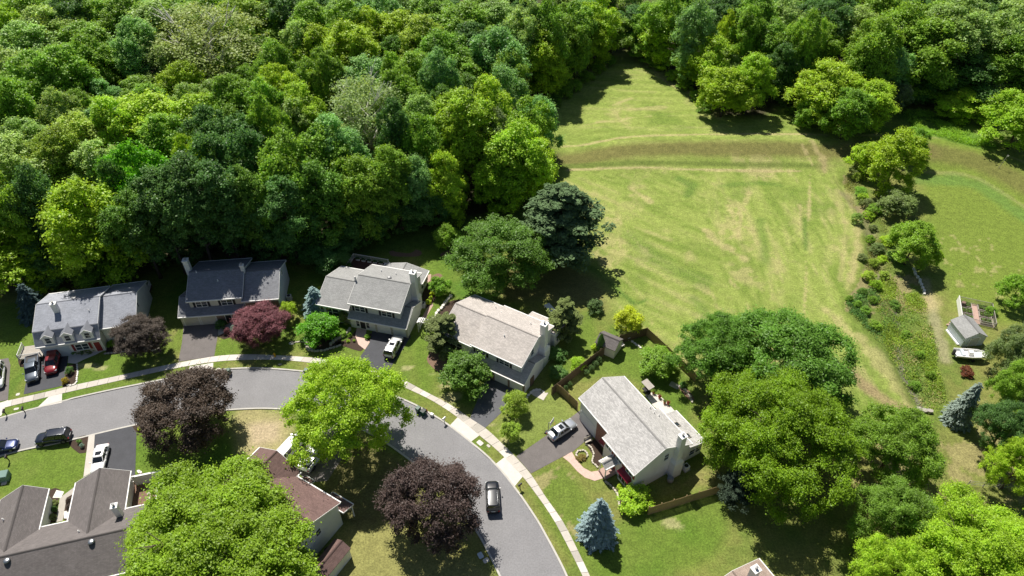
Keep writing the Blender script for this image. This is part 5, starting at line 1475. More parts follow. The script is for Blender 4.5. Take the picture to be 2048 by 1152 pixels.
for x, y in ((60, 555), (100, 548), (250, 520), (320, 505), (420, 470), (520, 455), (600, 470), (700, 470), (760, 450), (830, 425), (900, 420)):
    edge_bush(x, y, 3.0, 40, rt.choice('DDM'), 'at the foot of the wood behind the houses')

# ------------------------------------------------------------------ long grass and weeds (nobody could count them)
def grass_stuff(name, label, pts, n, hgt, col, seed, wide=.25):
    r = np.random.RandomState(seed)
    P = catmull(G_(pts), 1.5, True)
    xs, ys = [p[0] for p in P], [p[1] for p in P]
    X = r.uniform(min(xs), max(xs), n * 3); Y = r.uniform(min(ys), max(ys), n * 3)
    k = inside(X, Y, P) & (fbm(X, Y, 4.0, seed, 3) > r.uniform(.42, .62, n * 3)) & (seg_dist(X, Y, P + [P[0]]) > r.uniform(0, 2.2, n * 3) * fbm(X, Y, 3.0, seed + 50, 2))
    X, Y = X[k][:n], Y[k][:n]
    Z = terrain(X, Y)
    m = len(X)
    hh = hgt * r.uniform(.35, 1.1, m) * (.6 + .9 * fbm(X, Y, 2.2, seed + 3, 2))
    pos = np.stack([X, Y, Z + hh * r.uniform(.2, 1, m)], -1)
    a = r.uniform(0, 2 * np.pi, m)
    nrm = np.stack([np.cos(a), np.sin(a), r.uniform(.4, 1.4, m)], -1)
    ax = np.stack([r.uniform(-.4, .4, m), r.uniform(-.4, .4, m), np.ones(m)], -1)
    me = leaf_mesh(name, pos, nrm, np.clip(hh * .5, .05, .12), .2 + .6 * fbm(X, Y, 2.5, seed + 8, 3) + r.uniform(-.3, .3, m), M['leaf'], 1.0, ax)
    o = link(bpy.data.objects.new(name, me))
    o.color = (*col, 1)
    o['kind'] = 'stuff'
    tag(o, label, 'grass')
grass_stuff('long_grass', 'tongue of long unmown grass at the upper right', [(1800, 232), (1850, 228), (1930, 265), (1985, 293), (1975, 310), (1900, 296), (1830, 270)], 16000, .8, (0.22, 0.38, 0.04), 1)
grass_stuff('ditch_weeds', 'bright green weeds and grass filling the lower ditch', [(1765, 545), (1800, 560), (1850, 600), (1870, 680), (1885, 760), (1895, 815), (1850, 822), (1815, 775), (1770, 700), (1750, 640), (1740, 590)], 20000, .4, (0.27, 0.37, 0.06), 2)
grass_stuff('ditch_weeds', 'darker taller weed patches in the lower ditch', [(1775, 560), (1810, 570), (1860, 640), (1885, 740), (1890, 810), (1850, 815), (1815, 765), (1775, 690), (1755, 620)], 3500, .7, (0.17, 0.28, 0.06), 12)
grass_stuff('ditch_weeds', 'straw-coloured dead grass patches in the lower ditch', [(1775, 560), (1810, 570), (1860, 640), (1885, 740), (1890, 810), (1850, 815), (1815, 765), (1775, 690), (1755, 620)], 2500, .4, (0.40, 0.36, 0.17), 15)
grass_stuff('spur_weeds', 'dark green tall weeds on the spur beside the field', [(1688, 612), (1715, 585), (1745, 575), (1770, 620), (1770, 690), (1735, 665)], 9000, .6, (0.13, 0.25, 0.07), 3)
grass_stuff('bank_weeds', 'mixed pale weeds along the upper ditch', [(1688, 350), (1712, 358), (1748, 405), (1770, 440), (1790, 520), (1760, 560), (1730, 560), (1735, 470), (1700, 400)], 9000, .45, (0.25, 0.27, 0.10), 4)

# ------------------------------------------------------------------ vehicles
def loft(mb, secs):
    """secs: rings of equal length, closed"""
    i0, n = len(mb.v), len(secs[0])
    for s in secs:
        mb.v += [tuple(p) for p in s]
    for k in range(len(secs) - 1):
        for j in range(n):
            q = (j + 1) % n
            mb.f.append((i0 + k * n + j, i0 + k * n + q, i0 + (k + 1) * n + q, i0 + (k + 1) * n + j))
    mb.f.append(tuple(range(i0 + n - 1, i0 - 1, -1)))
    mb.f.append(tuple(range(i0 + (len(secs) - 1) * n, i0 + len(secs) * n)))
SPEC = {  # length, width, height, belt z, hood z, deck z, cabin base rear/front x (fractions of length from the rear), roof rear/front x
    'suv': (4.75, 1.92, 1.74, 1.08, 1.02, 1.08, .015, .74, .07, .60),
    'sedan': (4.75, 1.84, 1.45, .94, .86, .96, .13, .72, .24, .56),
    'pickup': (5.6, 1.98, 1.85, 1.16, 1.08, 1.14, .40, .76, .43, .65),
    'van': (5.1, 1.98, 1.78, 1.08, 1.00, 1.08, .015, .80, .05, .66),
}
def vehicle(kind, name, a_px, b_px, paint, label, cat, rails=False, sunroof=False, plate=True):
    """from the rear at a_px to the nose at b_px (pixels on the ground)"""
    L, W, H, belt, hood, deck, cr, cf, rr, rf = SPEC[kind]
    a, b = g(*a_px), g(*b_px)
    ang = math.atan2(b[1] - a[1], b[0] - a[0])
    root = empty(name, ((a[0] + b[0]) / 2, (a[1] + b[1]) / 2, .03), ang, label, cat)
    P = M['paint_' + paint]
    X = lambda f: -L / 2 + L * f
    w = W / 2
    def sec(f, ww, zt, z0=.28, crown=.03):
        x = X(f)
        half = [(.80 * ww, z0), (.97 * ww, z0 + .16), (ww, (z0 + zt) * .55), (.975 * ww, zt - .12), (.90 * ww, zt - .01), (.5 * ww, zt + crown)]
        return [(x, -y, z) for y, z in half[::-1]] + [(x, y, z) for y, z in half]
    tops = [(0.0, .86, deck - .22), (.012, .94, deck - .10), (.05, .985, deck), (.2, 1, deck + .01 if kind != 'sedan' else deck), (cr + .1, 1, belt), (.5, 1, belt), (cf - .06, 1, belt - .01), (cf, .995, (belt + hood) / 2 + .02), (.86, .975, hood), (.94, .93, hood - .07), (.98, .85, hood - .18), (1.0, .74, hood - .34)]
    mb = MB()
    loft(mb, [sec(f, s * w, z) for f, s, z in tops])
    body = mb.build('body', P, root, True)
    # glasshouse
    zr = H - .04
    b0, b1, r0, r1 = X(cr), X(cf), X(rr), X(rf)
    wb, wr = .90 * w, .72 * w
    mb = MB()
    mid = (belt + zr) * .5
    ring = lambda x0, x1, hw, z: [(x0, -hw, z), (x0 + .15 * (x1 - x0), -hw * 1.02, z), (x1 - .12 * (x1 - x0), -hw * 1.0, z), (x1, -hw * .82, z), (x1, hw * .82, z), (x1 - .12 * (x1 - x0), hw * 1.0, z), (x0 + .15 * (x1 - x0), hw * 1.02, z), (x0, hw, z)]
    loft(mb, [ring(b0, b1, wb, belt - .06), ring(b0 + (r0 - b0) * .45, b1 + (r1 - b1) * .5, (wb * 1.02 + wr) / 2, mid), ring(r0, r1, wr, zr)])
    mb.build('cabin_glass', M['car_glass'], root)
    # roof panel with pillars
    mb = MB()
    loft(mb, [ring(r0 - .07, r1 + .05, wr + .035, zr - .015), ring(r0 - .05, r1 + .03, wr + .02, zr + .035), ring(r0 + .12, r1 - .12, wr - .14, zr + .06)])
    roof = mb.build('roof', P, root, True)
    for s in (-1, 1):
        for (xb, xt, t) in ((b1 - .02, r1 + .03, .05), (b0 + (b1 - b0) * .50, r0 + (r1 - r0) * .52, .05), (b0 + .04, r0 - .02, .09), (b0 + (b1 - b0) * .2, r0 + (r1 - r0) * .14, .06)):
            yb = s * (wb + .004) * (.86 if xb > b1 - .1 else 1.02)
            yt = s * (wr + .03) * (.88 if xb > b1 - .1 else 1.0)
            mb = MB()
            mb.tube([(xb, yb, belt - .05), ((xb + xt) / 2, (yb + yt) / 2 + s * .03, mid), (xt, yt, zr)], [t, t, t], 5)
            mb.build('pillar', P, root)
    if kind == 'pickup':
        mb = MB()
        x0, x1 = X(.03), X(cr - .02)
        z = deck + .035
        mb.box(x0, x1, -w * .86, w * .86, z - .02, z)
        mb.build('bed_floor', M['black'], root)
        mb = MB()
        mb.box(x0 - .06, x1 + .04, -w * .97, -w * .84, z - .05, z + .09); mb.box(x0 - .06, x1 + .04, w * .84, w * .97, z - .05, z + .09); mb.box(x0 - .08, x0 + .04, -w * .84, w * .84, z - .05, z + .09)
        mb.build('bed_side', P, root)
    if rails:
        for s in (-1, 1):
            mb = MB()
            mb.tube([(r0 + .15, s * (wr - .08), zr + .05), (r0 + .3, s * (wr - .06), zr + .12), (r1 - .3, s * (wr - .06), zr + .12), (r1 - .15, s * (wr - .08), zr + .05)], [.022] * 4, 6)
            mb.build('roof_rail', M['steel'], root, True)
    if sunroof:
        mb = MB()
        xm = r0 + (r1 - r0) * .62
        mb.box(xm - .32, xm + .32, -wr * .62, wr * .62, zr + .03, zr + .072)
        mb.build('sunroof', M['car_glass'], roof)
    # wheels
    R = .34 if kind == 'sedan' else .38
    for f in (.185, .815):
        for s in (-1, 1):
            mb = MB()
            prof = [(R * .62, -.11), (R * .96, -.11), (R, -.07), (R, .07), (R * .96, .11), (R * .62, .11)]
            n, i0 = 18, len(mb.v)
            for rad, o in prof:
                for j in range(n):
                    t = 2 * math.pi * j / n
                    mb.v.append((X(f) + rad * math.cos(t), s * (w - .10) + o, R - .03 + rad * math.sin(t)))
            for k in range(len(prof) - 1):
                for j in range(n):
                    q = (j + 1) % n
                    mb.f.append((i0 + k * n + j, i0 + k * n + q, i0 + (k + 1) * n + q, i0 + (k + 1) * n + j))
            t_ = mb.build('wheel', M['rubber'], root, True)
            mb = MB()
            y = s * (w - .01)
            c = [(X(f) + R * .62 * math.cos(2 * math.pi * j / 12), y, R - .03 + R * .62 * math.sin(2 * math.pi * j / 12)) for j in range(12)]
            hub = (X(f), y + s * .02, R - .03)
            for j in range(12):
                if j % 2 == 0:
                    mb.poly([hub, c[j], c[(j + 1) % 12]])
            mb.poly([(p[0], y - s * .04, p[2]) for p in c])
            mb.build('rim', M['steel'], t_)
    for s in (-1, 1):
        mb = MB()
        mb.hexa([(X(.955), s * w * .60, hood - .26), (X(.985), s * w * .60, hood - .28), (X(.972), s * w * .90, hood - .28), (X(.93), s * w * .95, hood - .26)], [(X(.945), s * w * .60, hood - .09), (X(.977), s * w * .60, hood - .16), (X(.962), s * w * .88, hood - .14), (X(.92), s * w * .94, hood - .10)])
        mb.build('headlight', M['head_light'], root)
        mb = MB()
        mb.box(X(0) - .012, X(.03), min(s * w * .66, s * w * .90), max(s * w * .66, s * w * .90), deck - .34, deck - .14)
        mb.build('tail_light', M['red_light'], root)
        mb = MB()
        mx = b1 - .22
        mb.hexa([(mx - .08, s * (w + .02), belt - .02), (mx + .1, s * (w + .02), belt - .02), (mx + .05, s * (w + .2), belt), (mx - .08, s * (w + .2), belt)], [(mx - .08, s * (w + .02), belt + .12), (mx + .08, s * (w + .02), belt + .12), (mx + .03, s * (w + .19), belt + .13), (mx - .08, s * (w + .19), belt + .13)])
        mb.build('mirror', P, root)
    mb = MB()
    mb.box(X(.992), X(1.004), -w * .42, w * .42, .42, hood - .38)
    mb.build('grille', M['black'], root)
    mb = MB()
    mb.box(X(0) - .025, X(.02), -w * .80, w * .80, .36, .56)
    mb.build('bumper', M['black'] if kind in ('suv', 'pickup') else P, root)
    if plate:
        mb = MB()
        mb.box(X(0) - .03, X(0) - .005, -.26, .26, deck - .32, deck - .18)
        mb.build('number_plate', M['white'], root)
    return root
vehicle('suv', 'suv', (987, 1030), (984, 968), 'black', 'black SUV driving on the road, seen from behind', 'car', rails=True)
vehicle('suv', 'suv', (779, 716), (797, 682), 'pearl', 'silver-white SUV parked on the black driveway by the garage', 'car', sunroof=True, rails=True)
vehicle('sedan', 'sedan', (1101, 879), (1147, 849), 'silver', 'silver sedan on the driveway at the bend', 'car', sunroof=True)
vehicle('suv', 'suv', (138, 876), (82, 884), 'navy', 'dark SUV parked at the kerb by the lawn', 'car', rails=True)
vehicle('sedan', 'sedan', (-24, 904), (31, 894), 'blue', 'dark blue car cut by the left edge', 'car')
vehicle('sedan', 'sedan', (209, 900), (198, 945), 'white', 'white sedan on the driveway before the brown-roofed wing', 'car', sunroof=True)
vehicle('pickup', 'pickup_truck', (70, 716), (68, 772), 'slate', 'dark pickup truck with open bed beside the red car', 'truck')
vehicle('suv', 'small_suv', (112, 716), (106, 746), 'red', 'red car parked close to the garage door', 'car')
vehicle('van', 'white_van', (2, 728), (-4, 790), 'white', 'white van cut by the left edge', 'van')
vehicle('pickup', 'pickup_truck', (606, 950), (655, 882), 'white', 'white pickup truck half hidden under the lime maple', 'truck')
vehicle('van', 'white_van', (570, 915), (602, 880), 'white', 'white van next to the white pickup under the maple', 'van')

# ------------------------------------------------------------------ fences, sheds and small things
def fence(px, label, mat='wood_fence', h=1.85, z=0, step=2.4, cap=True):
    pts = [g(*p) for p in px]
    root = empty('board_fence', pts[0], 0, label, 'fence')
    o = Vector((pts[0][0], pts[0][1], 0))
    rnd = random.Random(len(px) * 7 + int(pts[0][0] * 10))
    for a, b in zip(pts[:-1], pts[1:]):
        A, B = Vector((a[0], a[1], 0)) - o, Vector((b[0], b[1], 0)) - o
        L = (B - A).length
        n = max(1, round(L / step))
        d = (B - A).normalized()
        s = Vector((-d.y, d.x, 0))
        for k in range(n):
            p, q = A.lerp(B, k / n), A.lerp(B, (k + 1) / n)
            mb = MB()
            nb = max(2, int((q - p).length / .145))
            for j in range(nb):
                u, v = p.lerp(q, (j + .06) / nb), p.lerp(q, (j + .94) / nb)
                hh, t = h + rnd.uniform(-.02, .02), .012 + rnd.uniform(0, .006)
                mb.hexa([u - s * t, v - s * t, v + s * t, u + s * t], [u - s * t + Vector((0, 0, hh)), v - s * t + Vector((0, 0, hh)), v + s * t + Vector((0, 0, hh)), u + s * t + Vector((0, 0, hh))])
            for zz in (.35, h - .35):
                mb.hexa([p + s * .02 + Vector((0, 0, zz)), q + s * .02 + Vector((0, 0, zz)), q + s * .06 + Vector((0, 0, zz)), p + s * .06 + Vector((0, 0, zz))], [p + s * .02 + Vector((0, 0, zz + .09)), q + s * .02 + Vector((0, 0, zz + .09)), q + s * .06 + Vector((0, 0, zz + .09)), p + s * .06 + Vector((0, 0, zz + .09))])
            mb.build('panel', M[mat], root)
            mb = MB()
            e = p + s * .1
            mb.box(e.x - .06, e.x + .06, e.y - .06, e.y + .06, -.1, h + .08)
            mb.build('post', M[mat], root)
    return root
fence(z5([(113, 320), (0, 215)]) + [(1112, 783)], 'light board fence from the driveway garage to the dark side fence')
fence([(1104, 790), (1180, 729), (1240, 686), (1292, 671)], 'long brownish fence between the two back gardens', 'wood_dark')
fence([(1292, 671), (1330, 706), (1372, 746), (1390, 764)], 'board fence facing the field at the end of the garden')
fence([(1296, 1030), (1345, 1015), (1395, 999), (1440, 985)], 'light board fence running right from the front shrub')
def shed(origin, ang, prof, a0, a1, wall, roof, name, label, axis='x', dbl=True):
    r = empty(name, origin, math.radians(ang), label, 'shed')
    profile_block(r, prof, a0, a1, wall, roof, axis=axis, over=.12, thick=.08, wall_inset=.15, gutters=False)
    return r
s = shed(g(1188, 702), -32, [(0, 2.0), (1.6, 3.0), (3.2, 2.0)], 0, 3.6, 'wall_cream', 'roof_brown', 'garden_shed', 'beige garden shed behind the fence')
door(s, ('l', .12), 1.5, .9, 1.8, 'wall_blue', .05)
s = shed(g(1921, 695), 6, [(-.1, 2.1), (1.9, 3.2), (3.9, 2.1)], 0, 4.4, 'wall_blue', 'roof_grey', 'garden_shed', 'grey gabled shed behind the boat', axis='y')
door(s, ('f', .12), 1.9, 1.4, 1.9, 'wall_grey', .05)
mb = MB(); mb.box(-.35, -.03, .5, 4.0, -.05, .25); mb.build('side_step', M['white'], s)
s = shed(g(668, 1132), -31, [(-1.3, 2.2), (0, 2.95), (1.3, 2.2)], -3.5, 2.2, 'wall_white', 'roof_red', 'garden_shed', 'small red-brown roofed shed beside the white gable wall', axis='y')
s = shed(g(103, 562), 15, [(-1.5, 1.9), (0, 2.7), (1.5, 1.9)], 0, 3.2, 'wall_grey', 'roof_brown', 'garden_shed', 'small dark shed in the shade behind the dormer house', axis='y')
# boat on a trailer
def boat(px, ang, label):
    r = empty('motor_boat', g(*px), math.radians(ang), label, 'boat')
    mb = MB()
    secs = []
    for x, w, zk, zg in ((-2.4, .92, .45, 1.15), (-1.2, .98, .42, 1.16), (0, 1.0, .42, 1.2), (1.2, .9, .46, 1.27), (2.1, .55, .6, 1.36), (2.7, .06, 1.0, 1.42)):
        secs.append([(x, -w, zg), (x, -w * .8, zk + .25), (x, 0, zk), (x, w * .8, zk + .25), (x, w, zg), (x, w * .88, zg + .02), (x, w * .8, zg - .35 if x < 1.3 else zg - .02), (x, -w * .8, zg - .35 if x < 1.3 else zg - .02), (x, -w * .88, zg + .02)])
    loft(mb, secs)
    mb.build('hull', M['white'], r)
    mb = MB(); mb.box(-.4, .3, -.3, .3, .88, 1.55); mb.build('console', M['white'], r)
    mb = MB(); mb.box(-1.5, -1.0, -.7, .7, .86, 1.25); mb.build('seat', M['wall_blue'], r)
    mb = MB(); mb.box(-2.75, -2.42, -.2, .2, .5, 1.5); mb.build('outboard_motor', M['black'], r)
    for s_ in (-1, 1):
        mb = MB(); mb.tube([(.3, s_ * .6, .3), (.3, s_ * .95, .3)], [.3, .3], 14); mb.build('trailer_wheel', M['rubber'], r)
    mb = MB(); mb.box(-2.2, 2.9, -.08, .08, .3, .42); mb.build('trailer_beam', M['steel_dull'], r)
    return r
boat((1936, 716), -7, 'white open motor boat on a trailer in front of the grey shed')
# vegetable beds with low fence
r = empty('vegetable_garden', g(1950, 628), math.radians(-20), 'raised vegetable garden with brick path and white gate panel', 'garden')
mb = MB(); mb.box(-2.6, 2.6, -2.6, 2.6, .02, .05); mb.build('path', M['paver'], r)
for i, x in enumerate((-1.45, 1.45)):
    for j, y in enumerate((-1.75, 0, 1.75)):
        mb = MB()
        for b in ((x - .95, x + .95, y - .7, y - .62), (x - .95, x + .95, y + .62, y + .7), (x - .95, x - .87, y - .62, y + .62), (x + .87, x + .95, y - .62, y + .62)):
            mb.box(*b, .05, .38)
        fr = mb.build('raised_bed', M['wood_grey'], r)
        mb = MB(); mb.box(x - .87, x + .87, y - .62, y + .62, .05, .30); mb.build('soil', M['mulch'], fr)
        rs = np.random.RandomState(i * 3 + j)
        n = 160
        pos = np.stack([x + rs.uniform(-.8, .8, n), y + rs.uniform(-.55, .55, n), .34 + rs.uniform(0, .3, n)], -1)
        o = link(bpy.data.objects.new('seedlings', leaf_mesh('seedlings', pos, rs.normal(size=(n, 3)) + np.array([0, 0, 1.]), np.full(n, .11), rs.uniform(.2, .9, n), M['leaf'])), fr)
        o.color = (.12, .2, .05, 1)
mb = MB(); mb.box(-2.75, -2.66, -2.6, 2.6, .05, 1.3); mb.build('gate_panel', M['white'], r)
railing(r, [(-2.6, 2.7), (2.7, 2.7), (2.7, -2.7), (-2.6, -2.7)], .0, 1.0, 'wood_grey')
mb = MB(); mb.lathe([(.4, 0), (.42, .5), (.36, .9), (.3, .95)], 14); b_ = mb.build('water_barrel', M['brick_brown']); b_.location = (*g(1924, 612), 0); tag(b_, 'brown water barrel at the gate of the vegetable garden', 'barrel')
# heap of paving bricks
r = empty('brick_heap', g(1911, 660), .3, 'two low piles of pinkish bricks left of the grey shed', 'bricks')
rb = random.Random(3)
for k in range(46):
    mb = MB(); mb.box(-.2, .2, -.13, .13, 0, .14); o = mb.build('brick', M['paver'], r)
    o.location = (rb.gauss(0, .45) + (.2 if k % 2 else -.3), rb.gauss(0, .3) + (1.2 if k % 2 else -.6), rb.uniform(.02, .3)); o.rotation_euler = (rb.uniform(-.2, .2), rb.uniform(-.2, .2), rb.uniform(0, 3))
def bin_(px, ang, label, lid=True, col='bin_green'):
    r = empty('wheeled_bin', g(*px), math.radians(ang), label, 'bin', 'green wheeled bins at the kerb')
    mb = MB(); mb.hexa([(-.24, -.26, .06), (.24, -.26, .06), (.24, .26, .06), (-.24, .26, .06)], [(-.31, -.36, .98), (.31, -.36, .98), (.31, .36, .98), (-.31, .36, .98)]); mb.build('body', M[col], r)
    mb = MB()
    if lid:
        mb.hexa([(-.34, -.39, .985), (.34, -.39, .985), (.34, .39, .985), (-.34, .39, .985)], [(-.28, -.32, 1.08), (.28, -.32, 1.08), (.28, .32, 1.1), (-.28, .32, 1.1)])
    else:
        mb.box(-.34, .34, .36, .42, .3, 1.05)
        mb.box(-.27, .27, -.31, .31, .985, .99)
    mb.build('lid', M[col] if lid else M['black'], r)
    for s_ in (-1, 1):
        mb = MB(); mb.tube([(s_ * .26, .3, .12), (s_ * .33, .3, .12)], [.13, .13], 12); mb.build('wheel', M['rubber'], r)
    mb = MB(); mb.tube([(-.25, .42, .93), (.25, .42, .93)], [.025, .025], 6); mb.build('handle', M['black'], r)
    return r
bin_((459, 748), 5, 'green wheeled bin standing alone at the kerb by the driveway apron')
bin_((837, 824), -35, 'green wheeled bin left of the pair at the kerb')
bin_((847, 829), -35, 'open green wheeled bin right of the pair at the kerb', False)
bin_((614, 748), -12, 'green wheeled bin at the kerb left of the lime maple')
mb = MB(); mb.box(-.22, .22, -.18, .18, 0, .5); mb.box(-.24, .24, -.2, .2, .5, .54); o = mb.build('white_box', M['white']); o.location = (*g(864, 832), .02); o.rotation_euler = (0, 0, -.5); tag(o, 'small white bin on the road beside the two green bins', 'bin')
mb = MB(); mb.lathe([(.16, 0), (.13, .1), (.05, .5), (.03, .7)], 10); o = mb.build('traffic_cone', M['orange']); o.location = (*g(854, 823), .0); tag(o, 'small orange cone behind the green bins', 'cone')
def mailbox(px, ang, mat, label, group='mailboxes along the kerb'):
    r = empty('mailbox', g(*px), math.radians(ang), label, 'mailbox', group)
    mb = MB(); mb.box(-.05, .05, -.05, .05, -.1, 1.05); mb.box(-.03, .03, -.3, .25, .82, .9); mb.build('post', M[mat], r)
    mb = MB()
    ring = [(-.13, 1.05), (.13, 1.05), (.13, 1.2), (.08, 1.3), (-.08, 1.3), (-.13, 1.2)]
    n = 6
    mb.v = [(x, -.32, z) for x, z in ring] + [(x, .28, z) for x, z in ring]
    mb.f = [tuple(range(n)), tuple(range(2 * n - 1, n - 1, -1))] + [(k, n + k, n + (k + 1) % n, (k + 1) % n) for k in range(n)]
    mb.build('box', M[mat], r)
    mb = MB(); mb.box(.135, .15, -.1, -.05, 1.1, 1.35); mb.build('flag', M['red_light'], r)
    return r
mailbox((889, 846), -40, 'white', 'white mailbox on the verge below the beige-roofed house')
mailbox((1040, 978), -50, 'black', 'black mailbox beside the concrete apron at the bend')
mailbox((51, 826), 15, 'black', 'black mailbox on the left verge nearest the apron')
mailbox((14, 831), 15, 'black', 'black mailbox on the left verge nearest the photo edge')
mailbox((19, 922), 15, 'black', 'black mailbox by the dark blue car')
r = empty('lamp_post', g(286, 858), 0, 'black lamp post in the corner bed of the black driveway', 'lamp')
mb = MB(); mb.lathe([(.12, -.1), (.1, .15), (.05, .25), (.045, 2.0), (.09, 2.05)], 10); mb.build('pole', M['black'], r)
mb = MB(); mb.lathe([(.1, 2.06), (.16, 2.2), (.18, 2.45), (.05, 2.62), (.01, 2.7)], 8); mb.build('lantern', M['black'], r)
# hydrant-like yellow marker under the plum
r = empty('fire_hydrant', g(550, 713), 0, 'yellow fire hydrant on the verge below the plum tree', 'hydrant')
mb = MB(); mb.lathe([(.2, 0), (.2, .06), (.13, .1), (.13, .6), (.17, .62), (.15, .75), (.05, .85), (.04, .9)], 12); mb.build('barrel', M['yellow'], r, True)
for s_ in (-1, 1):
    mb = MB(); mb.tube([(s_ * .1, 0, .45), (s_ * .24, 0, .45)], [.07, .07], 10); mb.build('nozzle', M['yellow'], r)
def cover(px, w, d, ang, label, mat='concrete_light', z=.06, name='utility_cover', h=.05):
    mb = MB(); mb.prism([(-w / 2, -d / 2 + .1), (-w / 2 + .1, -d / 2), (w / 2 - .1, -d / 2), (w / 2, -d / 2 + .1), (w / 2, d / 2 - .1), (w / 2 - .1, d / 2), (-w / 2 + .1, d / 2), (-w / 2, d / 2 - .1)], -.05, z)
    mb.box(-.12, .12, -.02, .02, z, z + .02)
    o = mb.build(name, M[mat]); o.location = (*g(*px), 0); o.rotation_euler = (0, 0, math.radians(ang)); tag(o, label, 'utility cover')
cover((960, 886), .95, .7, -45, 'larger white utility lid on the verge between the two aprons')
cover((977, 892), .6, .4, -45, 'smaller pale utility lid on the verge between the two aprons', 'concrete')
cover((961, 1111), .85, .65, -60, 'bluish utility lid in shade beside the purple maple', 'wall_blue')
cover((972, 1121), .6, .75, -60, 'white utility lid on the inner verge near the bottom')
cover((437, 738), .6, .35, 3, 'pale yellow utility lid left of the lone bin', 'concrete_light')
cover((560, 729), .6, .3, 3, 'grey utility lid in the plum shade on the verge', 'concrete_old')
cover((583, 687), .8, .5, 3, 'white stone slab beside the plum tree', 'stone_white')
cover((33, 818), .7, .4, 15, 'white utility lid on the left verge', 'concrete_light')
cover((8, 967), .7, .5, 15, 'white utility lid on the near left lawn', 'concrete_light')
cover((36, 789), .55, .5, 15, 'pale utility lid below the white van driveway', 'concrete_light')
cover((1877, 919), 1.6, 1.0, -8, 'dark iron drain grate in the right-hand lawn', 'black', .05, 'drain_grate')
# transformer box
r = empty('transformer_box', g(10, 957), math.radians(12), 'green utility transformer box on the near left lawn', 'utility box')
mb = MB(); mb.box(-.7, .7, -.6, .6, 0, 1.0); mb.build('cabinet', M['box_green'], r)
mb = MB(); mb.hexa([(-.75, -.65, 1.002), (.75, -.65, 1.002), (.75, .65, 1.002), (-.75, .65, 1.002)], [(-.7, -.58, 1.1), (.7, -.58, 1.1), (.7, .58, 1.14), (-.7, .58, 1.14)]); mb.build('lid', M['box_green'], r)
# basketball hoop by the silver sedan
r = empty('basketball_hoop', g(1096, 866), math.radians(-30), 'portable basketball hoop at the edge of the bend driveway', 'basketball hoop')
mb = MB(); mb.hexa([(-.5, -.4, 0), (.5, -.4, 0), (.5, .4, 0), (-.5, .4, 0)], [(-.4, -.3, .2), (.4, -.3, .2), (.4, .3, .2), (-.4, .3, .2)]); mb.build('base', M['black'], r)
mb = MB(); mb.tube([(0, 0, .1), (0, 0, 2.4), (.5, 0, 3.0)], [.05, .05, .04], 8); mb.build('pole', M['steel_dull'], r)
mb = MB(); mb.box(.5, .54, -.6, .6, 2.6, 3.4); mb.build('backboard', M['white'], r)
mb = MB(); mb.tube([(.75 + .22 * math.cos(t * .5236), .22 * math.sin(t * .5236), 2.8) for t in range(13)], [.015] * 13, 5, False); mb.build('rim', M['orange'], r)
# white garden arbour
r = empty('garden_arbour', g(847, 662), math.radians(-14.5), 'white slatted garden arbour beside the grey-roofed house', 'arbour')
for x in (-.7, .7):
    for y in (-.4, .4):
        mb = MB(); mb.box(x - .05, x + .05, y - .05, y + .05, -.1, 2.2); mb.build('post', M['white'], r)
for y in (-.45, .45):
    mb = MB(); mb.tube([(-.8 * math.cos(t * math.pi / 8), y, 2.15 + .4 * math.sin(t * math.pi / 8)) for t in range(9)], [.05] * 9, 6); mb.build('arch', M['white'], r)
for t in range(7):
    a = math.pi * (t + 1) / 8
    mb = MB(); x, z = -.8 * math.cos(a), 2.15 + .4 * math.sin(a) + .05; mb.box(x - .06, x + .06, -.6, .6, z, z + .05); mb.build('slat', M['white'], r)
railing(r, [(.8, .4), (.85, 2.0)], 0, 1.2)
railing(r, [(-.8, .4), (-.85, 1.6)], 0, 1.2)
# stone edgings, low walls, built stone by stone
def stones(name, px, label, mat='stone', size=.38, seed=1, hgt=.22, closed=False, cat='stone edging', jig=.05):
    pts = catmull([g(*p) for p in px], .5, closed)
    if closed:
        pts.append(pts[0])
    L = resample(pts, 2)[1]
    n = max(3, int(L / size))
    q = resample(pts, n + 1)[0]
    r = empty(name, q[0], 0, label, cat)
    rnd = random.Random(seed)
    variants = []
    for k in range(4):
        mb = MB()
        b = [(rnd.uniform(.5, .6) * math.cos(t) * size * 1.0, rnd.uniform(.3, .42) * math.sin(t) * size, 0) for t in (0.4, 1.2, 2.0, 2.8, 3.7, 4.6, 5.5)]
        mb.prism([(p[0], p[1]) for p in b], -.05, hgt * rnd.uniform(.8, 1.15))
        o = mb.build('stone', M[mat]); variants.append(o.data); bpy.data.objects.remove(o)
    for k in range(n):
        a, b = q[k], q[k + 1]
        o = link(bpy.data.objects.new('stone', rnd.choice(variants)), r)
        o.location = ((a[0] + b[0]) / 2 - q[0][0] + rnd.uniform(-jig, jig), (a[1] + b[1]) / 2 - q[0][1] + rnd.uniform(-jig, jig), 0)
        o.rotation_euler = (0, 0, math.atan2(b[1] - a[1], b[0] - a[0]) + rnd.uniform(-.2, .2))
    return r
stones('stone_edging', z3([(40, 745), (55, 790), (110, 802), (200, 790), (300, 755)]), 'curved stone edging below the round green tree', size=.5, seed=2)
stones('stone_edging', z5([(101, 605), (120, 582), (155, 582), (176, 605), (165, 632), (135, 640), (108, 628)]), 'ring of stones round the flower bed on the bend lawn', closed=True, seed=3, mat='stone')
stones('stone_edging', z5([(160, 540), (200, 560), (215, 610), (205, 655), (245, 690)]), 'winding stone edging of the bed by the porch path', seed=4)
stones('stone_edging', z5([(285, 775), (330, 815), (372, 870), (375, 930), (430, 965)]), 'stone edging of the bed before the bay window', seed=5, size=.42)
stones('stone_wall', z3([(960, 585), (990, 530), (1030, 480), (1070, 430), (1095, 400)]), 'pale low stone wall between the two middle houses', 'stone_white', .7, 6, .4, jig=.1)
